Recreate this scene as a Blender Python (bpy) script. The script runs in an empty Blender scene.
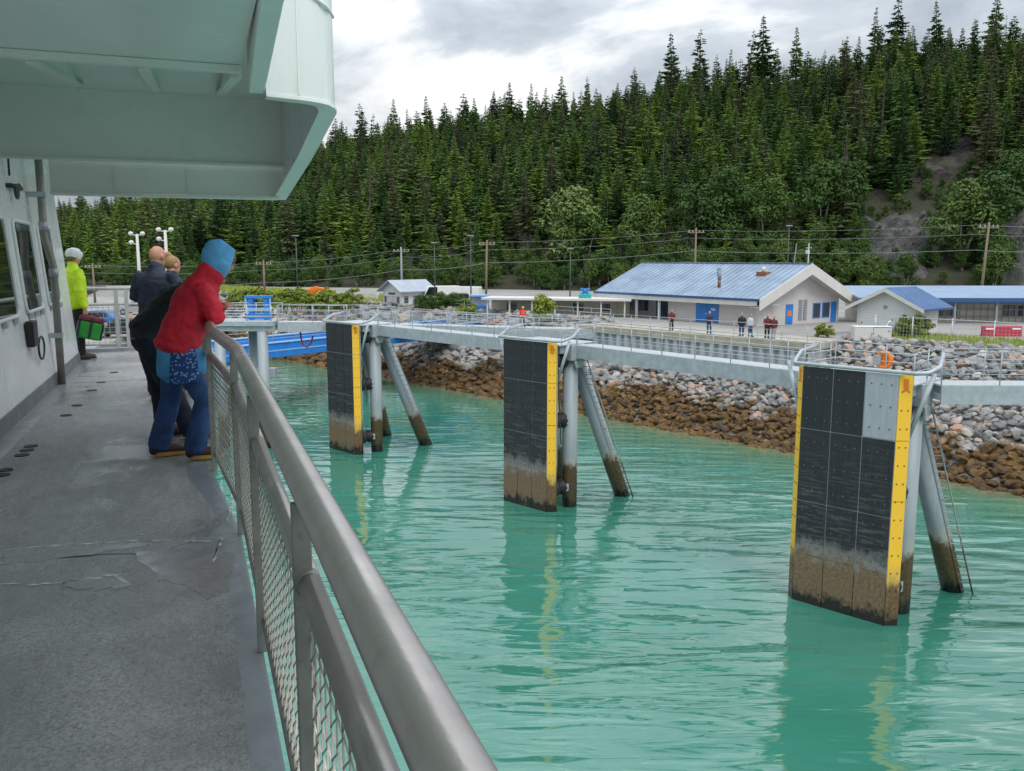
import bpy, bmesh, math, random
from mathutils import Vector, Matrix, noise
import numpy as np

R = math.radians
S = bpy.context.scene
COL = S.collection

# ------------------------------------------------------------------ camera
F_PX = 870.0
H = 12.0                                   # eye height above the water
PITCH = math.atan((385.5 - 258.0) / F_PX)
SHIP = R(20.113)                           # heading of the ferry, left of the view
cam_d = bpy.data.cameras.new('camera')
cam_d.sensor_width = 36.0
cam_d.lens = F_PX / 1024 * 36
cam_d.clip_start = 0.05
cam_d.clip_end = 6000
cam = bpy.data.objects.new('camera', cam_d)
cam.location = (0, 0, H)
cam.rotation_euler = (R(90) - PITCH, 0, 0)
COL.objects.link(cam)
S.camera = cam

# ------------------------------------------------------------------ sky, sun, exposure
SUN_EL, SUN_AZ = R(52), R(155)             # azimuth clockwise from +Y: behind the viewer, a little right
world = bpy.data.worlds.new('World')
S.world = world
world.use_nodes = True
wt = world.node_tree
wt.nodes.clear()


def wn(t, **k):
    n = wt.nodes.new(t)
    for a, b in k.items():
        setattr(n, a, b)
    return n


sky = wn('ShaderNodeTexSky', sky_type='NISHITA', sun_disc=False)
sky.sun_elevation = SUN_EL
sky.sun_rotation = SUN_AZ
tc = wn('ShaderNodeTexCoord')
mp = wn('ShaderNodeMapping')
mp.inputs['Scale'].default_value = (1.0, 1.0, 2.1)
mp.inputs['Location'].default_value = (1.35, 0.7, 0.1)
n1 = wn('ShaderNodeTexNoise')
n1.inputs['Scale'].default_value = 4.4
n1.inputs['Detail'].default_value = 7
n1.inputs['Roughness'].default_value = 0.58
n1.inputs['Distortion'].default_value = 0.35
cr = wn('ShaderNodeValToRGB')
e = cr.color_ramp.elements
e[0].position, e[0].color = 0.38, (3.8, 4.3, 4.9, 1)
e[1].position, e[1].color = 0.66, (9.4, 9.5, 9.5, 1)
m = e.new(0.53)
m.color = (5.5, 6.0, 6.5, 1)
dot = wn('ShaderNodeVectorMath', operation='DOT_PRODUCT')
dot.inputs[1].default_value = Vector((-0.14, 1.0, 0.15)).normalized()
mr = wn('ShaderNodeMapRange')
mr.inputs['From Min'].default_value = 0.980
mr.inputs['From Max'].default_value = 1.0
mr.inputs['To Min'].default_value = 0.0
mr.inputs['To Max'].default_value = 0.17
add = wn('ShaderNodeMath', operation='ADD')
mix = wn('ShaderNodeMixRGB')
mix.inputs['Fac'].default_value = 0.93
bg = wn('ShaderNodeBackground')
bg.inputs['Strength'].default_value = 0.1
wo = wn('ShaderNodeOutputWorld')
L = wt.links.new
L(tc.outputs['Generated'], mp.inputs['Vector'])
L(mp.outputs['Vector'], n1.inputs['Vector'])
L(tc.outputs['Generated'], dot.inputs[0])
L(dot.outputs['Value'], mr.inputs['Value'])
L(n1.outputs['Fac'], add.inputs[0])
L(mr.outputs['Result'], add.inputs[1])
L(add.outputs['Value'], cr.inputs['Fac'])
L(sky.outputs['Color'], mix.inputs['Color1'])
sep = wn('ShaderNodeSeparateXYZ')
zen = wn('ShaderNodeMapRange')
zen.inputs['From Min'].default_value = 0.0
zen.inputs['From Max'].default_value = 1.0
zen.inputs['To Min'].default_value = 0.70
zen.inputs['To Max'].default_value = 3.3
vm = wn('ShaderNodeVectorMath', operation='SCALE')
L(tc.outputs['Generated'], sep.inputs[0])
L(sep.outputs['Z'], zen.inputs['Value'])
L(cr.outputs['Color'], vm.inputs[0])
L(zen.outputs['Result'], vm.inputs['Scale'])
L(vm.outputs['Vector'], mix.inputs['Color2'])
L(mix.outputs['Color'], bg.inputs['Color'])
L(bg.outputs['Background'], wo.inputs['Surface'])

sun_d = bpy.data.lights.new('sun', 'SUN')
sun_d.energy = 1.5
sun_d.angle = R(22)
sun_d.color = (1.0, 0.96, 0.9)
sun = bpy.data.objects.new('sun', sun_d)
sd = Vector((math.sin(SUN_AZ) * math.cos(SUN_EL), math.cos(SUN_AZ) * math.cos(SUN_EL), math.sin(SUN_EL)))
sun.rotation_euler = (-sd).to_track_quat('-Z', 'Y').to_euler()
sun.location = (0, -20, 60)
COL.objects.link(sun)

S.view_settings.view_transform = 'Standard'
S.view_settings.look = 'None'
S.view_settings.exposure = 0.0
S.view_settings.gamma = 1.0
S.view_settings.use_curve_mapping = False
S.cycles.max_bounces = 7
S.cycles.diffuse_bounces = 4
S.cycles.glossy_bounces = 3
S.cycles.use_denoising = True

# ------------------------------------------------------------------ measuring helpers (photo pixel -> place in the world)


def ray(x, y):
    cx, cy = (x - 512) / F_PX, (385.5 - y) / F_PX
    return Vector((cx, math.cos(PITCH) + cy * math.sin(PITCH), -math.sin(PITCH) + cy * math.cos(PITCH)))


def G(x, y, z):
    d = ray(x, y)
    return d * ((z - H) / d.z) + Vector((0, 0, H))


def A(x, y, Y):
    d = ray(x, y)
    return d * (Y / d.y) + Vector((0, 0, H))


def proj(P):
    d = Vector(P) - Vector((0, 0, H))
    fw = d.y * math.cos(PITCH) - d.z * math.sin(PITCH)
    up = d.y * math.sin(PITCH) + d.z * math.cos(PITCH)
    if fw < 0.1:
        return (-9999, -9999, fw)
    return (512 + F_PX * d.x / fw, 385.5 - F_PX * up / fw, fw)


# ------------------------------------------------------------------ materials
MATS = {}


class NT:
    def __init__(s, name):
        s.m = bpy.data.materials.new(name)
        s.m.use_nodes = True
        s.t = s.m.node_tree
        s.b = s.t.nodes['Principled BSDF']
        s.out = s.t.nodes['Material Output']

    def n(s, ty, ins=None, **k):
        x = s.t.nodes.new(ty)
        for a, b in k.items():
            setattr(x, a, b)
        for a, b in (ins or {}).items():
            s.put(x.inputs[a], b)
        return x

    def put(s, sock, v):
        if isinstance(v, bpy.types.NodeSocket):
            s.t.links.new(v, sock)
        elif isinstance(v, (tuple, list)) and len(v) == 3 and sock.type == 'RGBA':
            sock.default_value = (*v, 1)
        else:
            sock.default_value = v

    def pos(s, kind='Object'):
        if kind == 'World':
            return s.n('ShaderNodeNewGeometry').outputs['Position']
        return s.n('ShaderNodeTexCoord').outputs[kind]

    def mapped(s, vec, sc):
        return s.n('ShaderNodeMapping', {'Vector': vec, 'Scale': sc}).outputs['Vector']

    def noise(s, vec, scale, detail=4, rough=.55, dist=0):
        return s.n('ShaderNodeTexNoise', {'Vector': vec, 'Scale': scale, 'Detail': detail, 'Roughness': rough, 'Distortion': dist}).outputs['Fac']

    def range(s, v, a, b, c=0., d=1.):
        return s.n('ShaderNodeMapRange', {'Value': v, 'From Min': a, 'From Max': b, 'To Min': c, 'To Max': d}).outputs['Result']

    def mix(s, f, a, b, mode='MIX'):
        return s.n('ShaderNodeMixRGB', {'Fac': f, 'Color1': a, 'Color2': b}, blend_type=mode).outputs['Color']

    def math(s, op, a, b=0.):
        return s.n('ShaderNodeMath', {0: a, 1: b}, operation=op).outputs['Value']

    def ramp(s, f, stops):
        x = s.n('ShaderNodeValToRGB', {'Fac': f})
        e = x.color_ramp.elements
        while len(e) < len(stops):
            e.new(0.5)
        for i, (p, c) in enumerate(stops):
            e[i].position = p
            e[i].color = (*c, 1)
        return x.outputs['Color']

    def bump(s, h, strength, dist=.01):
        o = s.n('ShaderNodeBump', {'Height': h, 'Strength': strength, 'Distance': dist})
        s.t.links.new(o.outputs['Normal'], s.b.inputs['Normal'])
        return o

    def set(s, **k):
        for a, b in k.items():
            s.put(s.b.inputs[a.replace('_', ' ')], b)


def simple(name, c, rough=.5, metal=0., var=.25, scale=3., bump=0., bscale=40., coord='Object', spec=.5, stretch=None, dirt=None):
    """paint or metal with cloudy tone variation, optional fine bump and dirt blotches"""
    if name in MATS:
        return MATS[name]
    t = NT(name)
    v = t.pos(coord)
    if stretch:
        v = t.mapped(v, stretch)
    nz = t.noise(v, scale, 5, .6)
    lo = tuple(x * (1 - var) for x in c)
    hi = tuple(min(1, x * (1 + var * .6)) for x in c)
    col = t.mix(t.range(nz, .3, .7), lo, hi)
    if dirt:
        n2 = t.noise(v, scale * 2.7, 6, .65)
        col = t.mix(t.range(n2, .56, .72, 0, .7), col, dirt)
    t.set(Base_Color=col, Metallic=metal, Roughness=t.range(nz, .3, .7, min(1, rough + .08), max(.02, rough - .08)))
    t.put(t.b.inputs['Specular IOR Level'], spec)
    if bump:
        t.bump(t.noise(t.pos(coord), bscale, 3), bump)
    MATS[name] = t.m
    return t.m


def tidal(name, base, rough, lo=1.1, hi=2.3, streak=.5, stain=(.13, .085, .045), dark=(.018, .016, .013), scale=1., grid=None, pale=(.42, .40, .34), metal=0.):
    """a surface standing in the tide: brown growth near the water, black at the very foot, a pale salt line above"""
    if name in MATS:
        return MATS[name]
    t = NT(name)
    P = t.pos('World')
    ob = t.pos('Object')
    z = t.n('ShaderNodeSeparateXYZ', {'Vector': P}).outputs['Z']
    nz = t.noise(t.mapped(P, (1.2, 1.2, .8)), 2.0 * scale, 6, .68)
    zz = t.math('ADD', z, t.range(nz, .3, .7, -.36, .36))
    n2 = t.noise(t.mapped(ob, (6, 6, .3)), 2.0 * scale, 5, .6)
    col = t.mix(t.range(n2, .35, .72, 0, streak), base, tuple(min(1, x * 1.5 + .02) for x in base))
    n3 = t.noise(t.mapped(P, (.6, .6, 6)), 2.0 * scale, 5, .65)
    scuff = t.math('MULTIPLY', t.range(n3, .5, .7, 0, .6), t.range(z, 6.8, 3.0, 0, 1))
    col = t.mix(t.math('MULTIPLY', scuff, streak), col, (.32, .32, .31))
    col = t.mix(t.math('MULTIPLY', t.range(zz, hi + .5, hi, 0, .75), t.range(nz, .3, .6, .5, 1)), col, pale)
    n4 = t.noise(ob, 9 * scale, 5, .7)
    st = t.mix(t.range(n4, .3, .7), tuple(x * .5 for x in stain), tuple(x * 1.5 for x in stain))
    col = t.mix(t.range(zz, hi, hi - .35), col, st)
    col = t.mix(t.range(zz, .55, .3), col, dark)
    t.set(Base_Color=col, Metallic=metal, Roughness=t.range(zz, .3, 1.0, .25, rough))
    t.bump(n4, .25, .02)
    MATS[name] = t.m
    return t.m


M_WHITE = simple('white_ship_paint', (.82, .83, .83), .28, var=.06, scale=.9, dirt=(.55, .56, .53))
M_GREENWHITE = simple('pale_green_ship_paint', (.85, .865, .83), .35, var=.06, scale=1.2, dirt=(.74, .765, .71), bump=.03, bscale=6)
M_WINGWHITE = simple('weathered_white_paint', (.76, .80, .78), .32, var=.06, scale=1.5, stretch=(3, 3, .4), dirt=(.62, .66, .62))
M_TUBE = simple('bare_aluminium_tube', (.43, .395, .375), .34, metal=.65, var=.16, scale=5, bump=.05, bscale=90, dirt=(.33, .30, .28))
M_POST = simple('dull_aluminium_post', (.30, .285, .265), .5, metal=.4, var=.2, scale=9, dirt=(.2, .18, .15))
M_WIRE = simple('woven_wire', (.33, .315, .28), .35, metal=.7, var=.3, scale=30)
M_GALV = simple('galvanised_steel', (.42, .46, .49), .5, metal=.25, var=.2, scale=3, dirt=(.3, .32, .33))
M_GALVL = simple('bright_galvanised_steel', (.55, .58, .60), .45, metal=.3, var=.2, scale=6)
M_BOLT = simple('fender_bolt_steel', (.10, .10, .105), .5, var=.3)
M_RUBBER = simple('black_rubber', (.018, .018, .02), .6, var=.4, scale=4)
M_BLACK = simple('black_plastic', (.015, .015, .017), .45, var=.3)
M_YARD = simple('pale_gravel', (.28, .27, .25), .9, var=.25, scale=.25, bump=.3, bscale=3, coord='Object')
M_CONC = simple('tan_concrete', (.42, .37, .29), .85, var=.3, scale=1.2, dirt=(.22, .19, .15))
M_ROOF = simple('faded_blue_roof_metal', (.235, .31, .41), .5, metal=.05, var=.25, scale=.5, dirt=(.38, .45, .52))
M_ROOFB = simple('strong_blue_roof_metal', (.03, .10, .25), .4, metal=.1, var=.2, scale=.8)
M_ROOFG = simple('grey_roof_metal', (.36, .40, .46), .45, metal=.2, var=.15, scale=.8)
M_FASCIA = simple('off_white_trim', (.62, .60, .57), .6, var=.1, scale=1)
M_CREAM = simple('cream_panel', (.55, .52, .44), .7, var=.15, scale=.7)
M_BLUE = simple('bright_blue_paint', (.02, .20, .62), .4, var=.2, scale=1.2, dirt=(.03, .12, .35))
M_BLUET = simple('pale_blue_paint', (.25, .45, .75), .4, var=.15)
M_SHADOW = simple('dark_interior', (.03, .03, .03), .8, var=.2)
M_RED = simple('red_paint', (.45, .03, .06), .45, var=.2)
M_ORANGE = simple('orange_vinyl', (.80, .20, .01), .5, var=.12, scale=8)
M_RUST = simple('rusty_steel', (.25, .10, .05), .8, var=.4, scale=4)
M_WOOD = simple('weathered_pole_wood', (.22, .17, .12), .85, var=.3, scale=3, stretch=(4, 4, .3))
M_DARKP = simple('dark_metal_pole', (.05, .07, .07), .5, var=.2)
M_SKIN = simple('skin', (.56, .28, .185), .5, var=.12, scale=14)
M_HAIR = simple('brown_hair', (.20, .11, .05), .6, var=.4, scale=40)
M_REDJ = simple('red_jacket_cloth', (.70, .012, .036), .7, var=.25, scale=5, bump=.6, bscale=11)
M_HOOD = simple('blue_hood_cloth', (.15, .47, .86), .75, var=.18, scale=7, bump=.5, bscale=14)
M_SKIRT = simple('blue_tunic_cloth', (.07, .30, .60), .8, var=.2, scale=7, bump=.4, bscale=14)
M_JEANS = simple('dark_blue_denim', (.026, .066, .19), .85, var=.45, scale=6, bump=.7, bscale=13)
M_BLACKJ = simple('black_jacket_cloth', (.013, .014, .018), .65, var=.4, scale=6, bump=.6, bscale=12)
M_NAVY = simple('navy_jacket_cloth', (.022, .03, .06), .7, var=.35, scale=6, bump=.6, bscale=12)
M_HIVIS = simple('hi_vis_yellow_cloth', (.62, .86, .01), .6, var=.14, scale=6, bump=.6, bscale=11)
M_BOOT = simple('brown_boot_leather', (.07, .025, .018), .5, var=.3, scale=9)
M_SOLE = simple('yellow_boot_sole', (.50, .28, .06), .7, var=.2)
M_SHOE = simple('tan_shoe_suede', (.14, .09, .06), .8, var=.2)
M_GREEN = simple('green_bag_cloth', (.01, .25, .025), .55, var=.2, scale=9)
M_MAROON = simple('maroon_bag_cloth', (.16, .02, .035), .6, var=.25, scale=9)
M_GREYCLOTH = simple('grey_cloth', (.30, .32, .35), .8, var=.25, scale=9)
M_TRUNK = simple('tree_bark', (.10, .085, .07), .9, var=.4, scale=2)
M_STEM = simple('pale_bark', (.30, .28, .25), .9, var=.3, scale=2)


def mk_pattern():
    t = NT('dotted_blue_panel')
    v = t.n('ShaderNodeTexVoronoi', {'Vector': t.pos('Object'), 'Scale': 45.})
    t.set(Base_Color=t.mix(t.range(v.outputs['Distance'], .32, .42), (.20, .34, .60), (.012, .05, .20)), Roughness=.8)
    return t.m


M_PATTERN = mk_pattern()


def mk_deck():
    t = NT('wet_nonskid_deck')
    P = t.pos('Object')
    big = t.noise(P, .9, 5, .6, .5)
    mid = t.noise(t.mapped(P, (3.0, 1.2, 1)), 2.4, 6, .7)
    fine = t.noise(P, 70, 3, .75)
    spk = t.noise(P, 38, 4, .75)
    col = t.ramp(mid, [(.25, (.23, .226, .226)), (.5, (.34, .334, .334)), (.75, (.48, .474, .47))])
    col = t.mix(t.range(spk, .35, .7, 0, .7), col, (.46, .46, .455))
    col = t.mix(t.range(fine, .45, .75, 0, .8), col, (.07, .07, .07))
    wet = t.range(t.math('ADD', big, t.math('MULTIPLY', mid, .35)), .60, .76)
    col = t.mix(t.math('MULTIPLY', wet, .55), col, (.12, .124, .128))
    t.set(Base_Color=col, Roughness=t.range(wet, 0, 1, .62, .20))
    t.put(t.b.inputs['Specular IOR Level'], .55)
    bmp = t.math('MULTIPLY', t.math('ADD', t.math('MULTIPLY', fine, .5), spk), t.range(wet, 0, 1, 1, .25))
    t.bump(bmp, 1.0, .010)
    return t.m


M_DECK = mk_deck()
M_MARGIN = simple('smooth_grey_deck_paint', (.27, .29, .31), .3, var=.25, scale=3, dirt=(.13, .135, .14))
M_KICK = simple('grey_kick_strip_paint', (.17, .175, .18), .4, var=.15)


def mk_glass(name, c, rough=.04):
    t = NT(name)
    nz = t.noise(t.pos('Object'), 1.5, 2)
    t.set(Base_Color=c, Roughness=rough, IOR=1.5)
    t.put(t.b.inputs['Specular IOR Level'], .9)
    t.bump(nz, .05, .02)
    return t.m


M_GLASS = mk_glass('dark_tinted_glass', (.012, .015, .017))
M_PANE = mk_glass('window_glass', (.04, .055, .07), .08)


def mk_water():
    t = NT('silty_turquoise_water')
    P = t.pos('World')
    sx = t.n('ShaderNodeSeparateXYZ', {'Vector': P})
    # distance from the waterline: q = (p-p0).n
    q = t.math('ADD', t.math('MULTIPLY', t.math('SUBTRACT', sx.outputs['X'], 26.), .751), t.math('MULTIPLY', t.math('SUBTRACT', sx.outputs['Y'], 44.), .66))
    nb = t.noise(t.mapped(P, (.05, .09, 1)), 1., 3, .5)
    deep = t.mix(t.range(nb, .35, .65), (.026, .158, .106), (.048, .216, .160))
    qq = t.math('ADD', q, t.range(t.noise(P, .5, 4), .3, .7, -1.2, 1.2))
    col = t.mix(t.range(qq, -7, -.8, 0, .7), deep, (.12, .20, .11))
    col = t.mix(t.range(qq, -2.2, .1, 0, .8), col, (.20, .16, .08))
    t.set(Base_Color=col, Roughness=.03, IOR=1.85)
    t.put(t.b.inputs['Specular IOR Level'], .6)
    v1 = t.mapped(P, (.42, 1.15, 1))
    rot = t.n('ShaderNodeMapping', {'Vector': P, 'Scale': (.5, 1.2, 1), 'Rotation': (0, 0, R(22))}).outputs['Vector']
    w1 = t.noise(rot, .55, 1, .4, .8)
    w2 = t.noise(t.mapped(P, (.30, 1.5, 1)), 1.25, 2, .4, .7)
    w3 = t.noise(t.mapped(P, (.8, 1.5, 1)), 6., 2, .5, .3)
    sw = t.math('ADD', t.math('ADD', t.math('MULTIPLY', sx.outputs['Y'], 1.0), t.math('MULTIPLY', sx.outputs['X'], .18)), t.math('MULTIPLY', t.noise(t.mapped(P, (.12, .3, 1)), 1.3, 2, .5), 2.6))
    swell = t.math('MULTIPLY', t.math('SINE', t.math('MULTIPLY', sw, 4.3)), t.range(t.noise(t.mapped(P, (.07, .1, 1)), 1., 2, .5), .42, .62, 0, .13))
    calm = t.range(t.noise(t.mapped(P, (.06, .12, 1)), 1., 2, .5), .38, .6, .35, 1.)
    fade = t.range(sx.outputs['Y'], 12, 75, 1., .30)
    h = t.math('ADD', t.math('ADD', t.math('MULTIPLY', w1, 1.0), t.math('MULTIPLY', w2, .42)), t.math('MULTIPLY', w3, .010))
    h = t.math('ADD', h, swell)
    h = t.math('MULTIPLY', t.math('MULTIPLY', h, calm), fade)
    t.bump(h, 1.0, .22)
    return t.m


M_WATER = mk_water()


def mk_panel():
    m_ = tidal('black_fender_facing', (.013, .015, .019), .62, lo=1.1, hi=2.0, streak=.5, stain=(.17, .115, .065), scale=1.1, pale=(.30, .29, .27))
    return m_


M_PANEL = mk_panel()
M_YELLOW = tidal('yellow_fender_strip', (.90, .52, .035), .5, hi=1.75, streak=.0, stain=(.15, .09, .04), pale=(.55, .38, .10))
M_BACK = tidal('grey_backing_steel', (.34, .36, .38), .5, hi=1.9, streak=.2, stain=(.10, .06, .03))
M_PILE = tidal('grey_steel_pile', (.30, .345, .365), .55, hi=2.25, streak=.35, stain=(.11, .075, .035), metal=.1, pale=(.45, .43, .36))
M_LADDER = tidal('grey_ladder_steel', (.30, .32, .32), .55, hi=2.2, streak=.2)
M_PLATE = simple('pale_grey_fender_facing', (.36, .39, .42), .5, var=.14, scale=3, stretch=(4, 4, .4), dirt=(.45, .48, .5))


def mk_rock():
    t = NT('riprap_stone_with_seaweed')
    P = t.pos('World')
    z = t.n('ShaderNodeSeparateXYZ', {'Vector': P}).outputs['Z']
    rnd = t.n('ShaderNodeObjectInfo').outputs['Random']
    stone = t.ramp(rnd, [(0, (.13, .13, .135)), (.25, (.24, .24, .235)), (.5, (.36, .355, .335)), (.7, (.28, .275, .28)), (.82, (.46, .42, .36)), (.92, (.44, .25, .17)), (1, (.52, .51, .49))])
    n1_ = t.noise(P, 5, 6, .7)
    stone = t.mix(t.range(n1_, .3, .7, 0, .55), stone, t.mix(.5, stone, (.06, .06, .06)))
    weed = t.ramp(t.math('ADD', t.math('MULTIPLY', t.noise(P, 1.6, 7, .75), .9), t.math('MULTIPLY', rnd, .16)), [(.3, (.022, .014, .007)), (.48, (.10, .055, .016)), (.62, (.19, .10, .025)), (.75, (.28, .17, .05))])
    edge = t.math('ADD', z, t.range(t.noise(P, .32, 5, .65), .3, .7, -.95, .95))
    f = t.range(edge, 2.25, 1.8)
    n2_ = t.noise(P, 22, 4, .75)
    t.set(Base_Color=t.mix(f, stone, weed), Roughness=t.range(f, 0, 1, .85, .55))
    t.bump(t.math('ADD', t.math('MULTIPLY', n2_, f), t.math('MULTIPLY', n1_, .6)), 1.0, .09)
    return t.m


M_ROCK = mk_rock()


def mk_foliage(name, a, b, c, sc=.35):
    t = NT(name)
    rnd = t.n('ShaderNodeObjectInfo').outputs['Random']
    nz = t.noise(t.pos('Object'), sc * 3, 4, .7)
    base = t.ramp(rnd, [(0, a), (.5, b), (1, c)])
    col = t.mix(t.range(nz, .3, .7), t.mix(1., base, (.55, .6, .6), 'MULTIPLY'), t.mix(1., base, (1.35, 1.3, 1.1), 'MULTIPLY'))
    t.set(Base_Color=col, Roughness=.75)
    t.put(t.b.inputs['Specular IOR Level'], .2)
    return t.m


M_SPRUCE = mk_foliage('spruce_needles', (.024, .056, .020), (.064, .132, .027), (.155, .23, .036))
M_SPRUCED = mk_foliage('dull_spruce_needles', (.058, .074, .036), (.080, .098, .042), (.105, .106, .052))
M_LEAF = mk_foliage('alder_leaves', (.04, .085, .022), (.065, .12, .028), (.095, .15, .04))
M_BUSH = mk_foliage('yellow_green_bush_leaves', (.16, .22, .03), (.20, .26, .04), (.24, .28, .06))
M_GRASS = simple('rough_grass', (.31, .37, .06), .9, var=.4, scale=1.4)


def mk_hill():
    t = NT('forest_floor')
    P = t.pos('World')
    nz = t.noise(P, .12, 6, .65)
    nf = t.noise(P, 1.1, 5, .75)
    t.set(Base_Color=t.mix(t.range(nf, .35, .65), t.ramp(nz, [(.3, (.016, .024, .011)), (.5, (.03, .045, .016)), (.7, (.055, .07, .024))]), (.05, .042, .028)), Roughness=.95)
    t.bump(nf, 1.0, .6)
    return t.m


M_HILL = mk_hill()


def mk_cliff():
    t = NT('grey_cliff_rock')
    P = t.pos('World')
    n_ = t.noise(t.mapped(P, (1, 1, .45)), .35, 8, .72, .6)
    n2 = t.noise(t.mapped(P, (1, 1, .3)), 1.6, 6, .7)
    col = t.ramp(n_, [(.3, (.028, .028, .031)), (.48, (.065, .063, .063)), (.6, (.12, .112, .105)), (.74, (.32, .315, .31))])
    col = t.mix(t.range(n2, .52, .68, 0, .75), col, (.05, .075, .025))
    t.set(Base_Color=col, Roughness=.9)
    t.bump(n2, .9, .5)
    return t.m


M_CLIFF = mk_cliff()
M_SCREE = simple('brown_landslip_earth', (.055, .046, .039), .95, var=.65, scale=.5, bump=.9, bscale=1.5, coord='Object', dirt=(.06, .075, .03))


def mk_siding(name, c, pitch=6.):
    t = NT(name)
    P = t.pos('Object')
    z = t.n('ShaderNodeSeparateXYZ', {'Vector': P}).outputs['Z']
    saw = t.math('FRACT', t.math('MULTIPLY', z, pitch))
    nz = t.noise(P, .8, 5, .6)
    t.set(Base_Color=t.mix(t.range(nz, .3, .7), tuple(x * .9 for x in c), c), Roughness=.7)
    t.bump(saw, .8, .03)
    return t.m


M_SIDING = mk_siding('pale_grey_siding', (.62, .585, .57), 4.)
M_SIDINGW = mk_siding('white_siding', (.74, .74, .75), 5.)


def mk_sheet():
    t = NT('grey_sheet_pile_steel')
    P = t.pos('Object')
    nz = t.noise(t.mapped(P, (1.3, 1.3, .2)), 1.1, 5, .7)
    t.set(Base_Color=t.ramp(nz, [(.3, (.30, .325, .345)), (.5, (.42, .45, .475)), (.68, (.52, .55, .57)), (.78, (.46, .41, .30))]), Roughness=.6, Metallic=.1)
    return t.m


M_SHEET = mk_sheet()

# ------------------------------------------------------------------ mesh building


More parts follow.
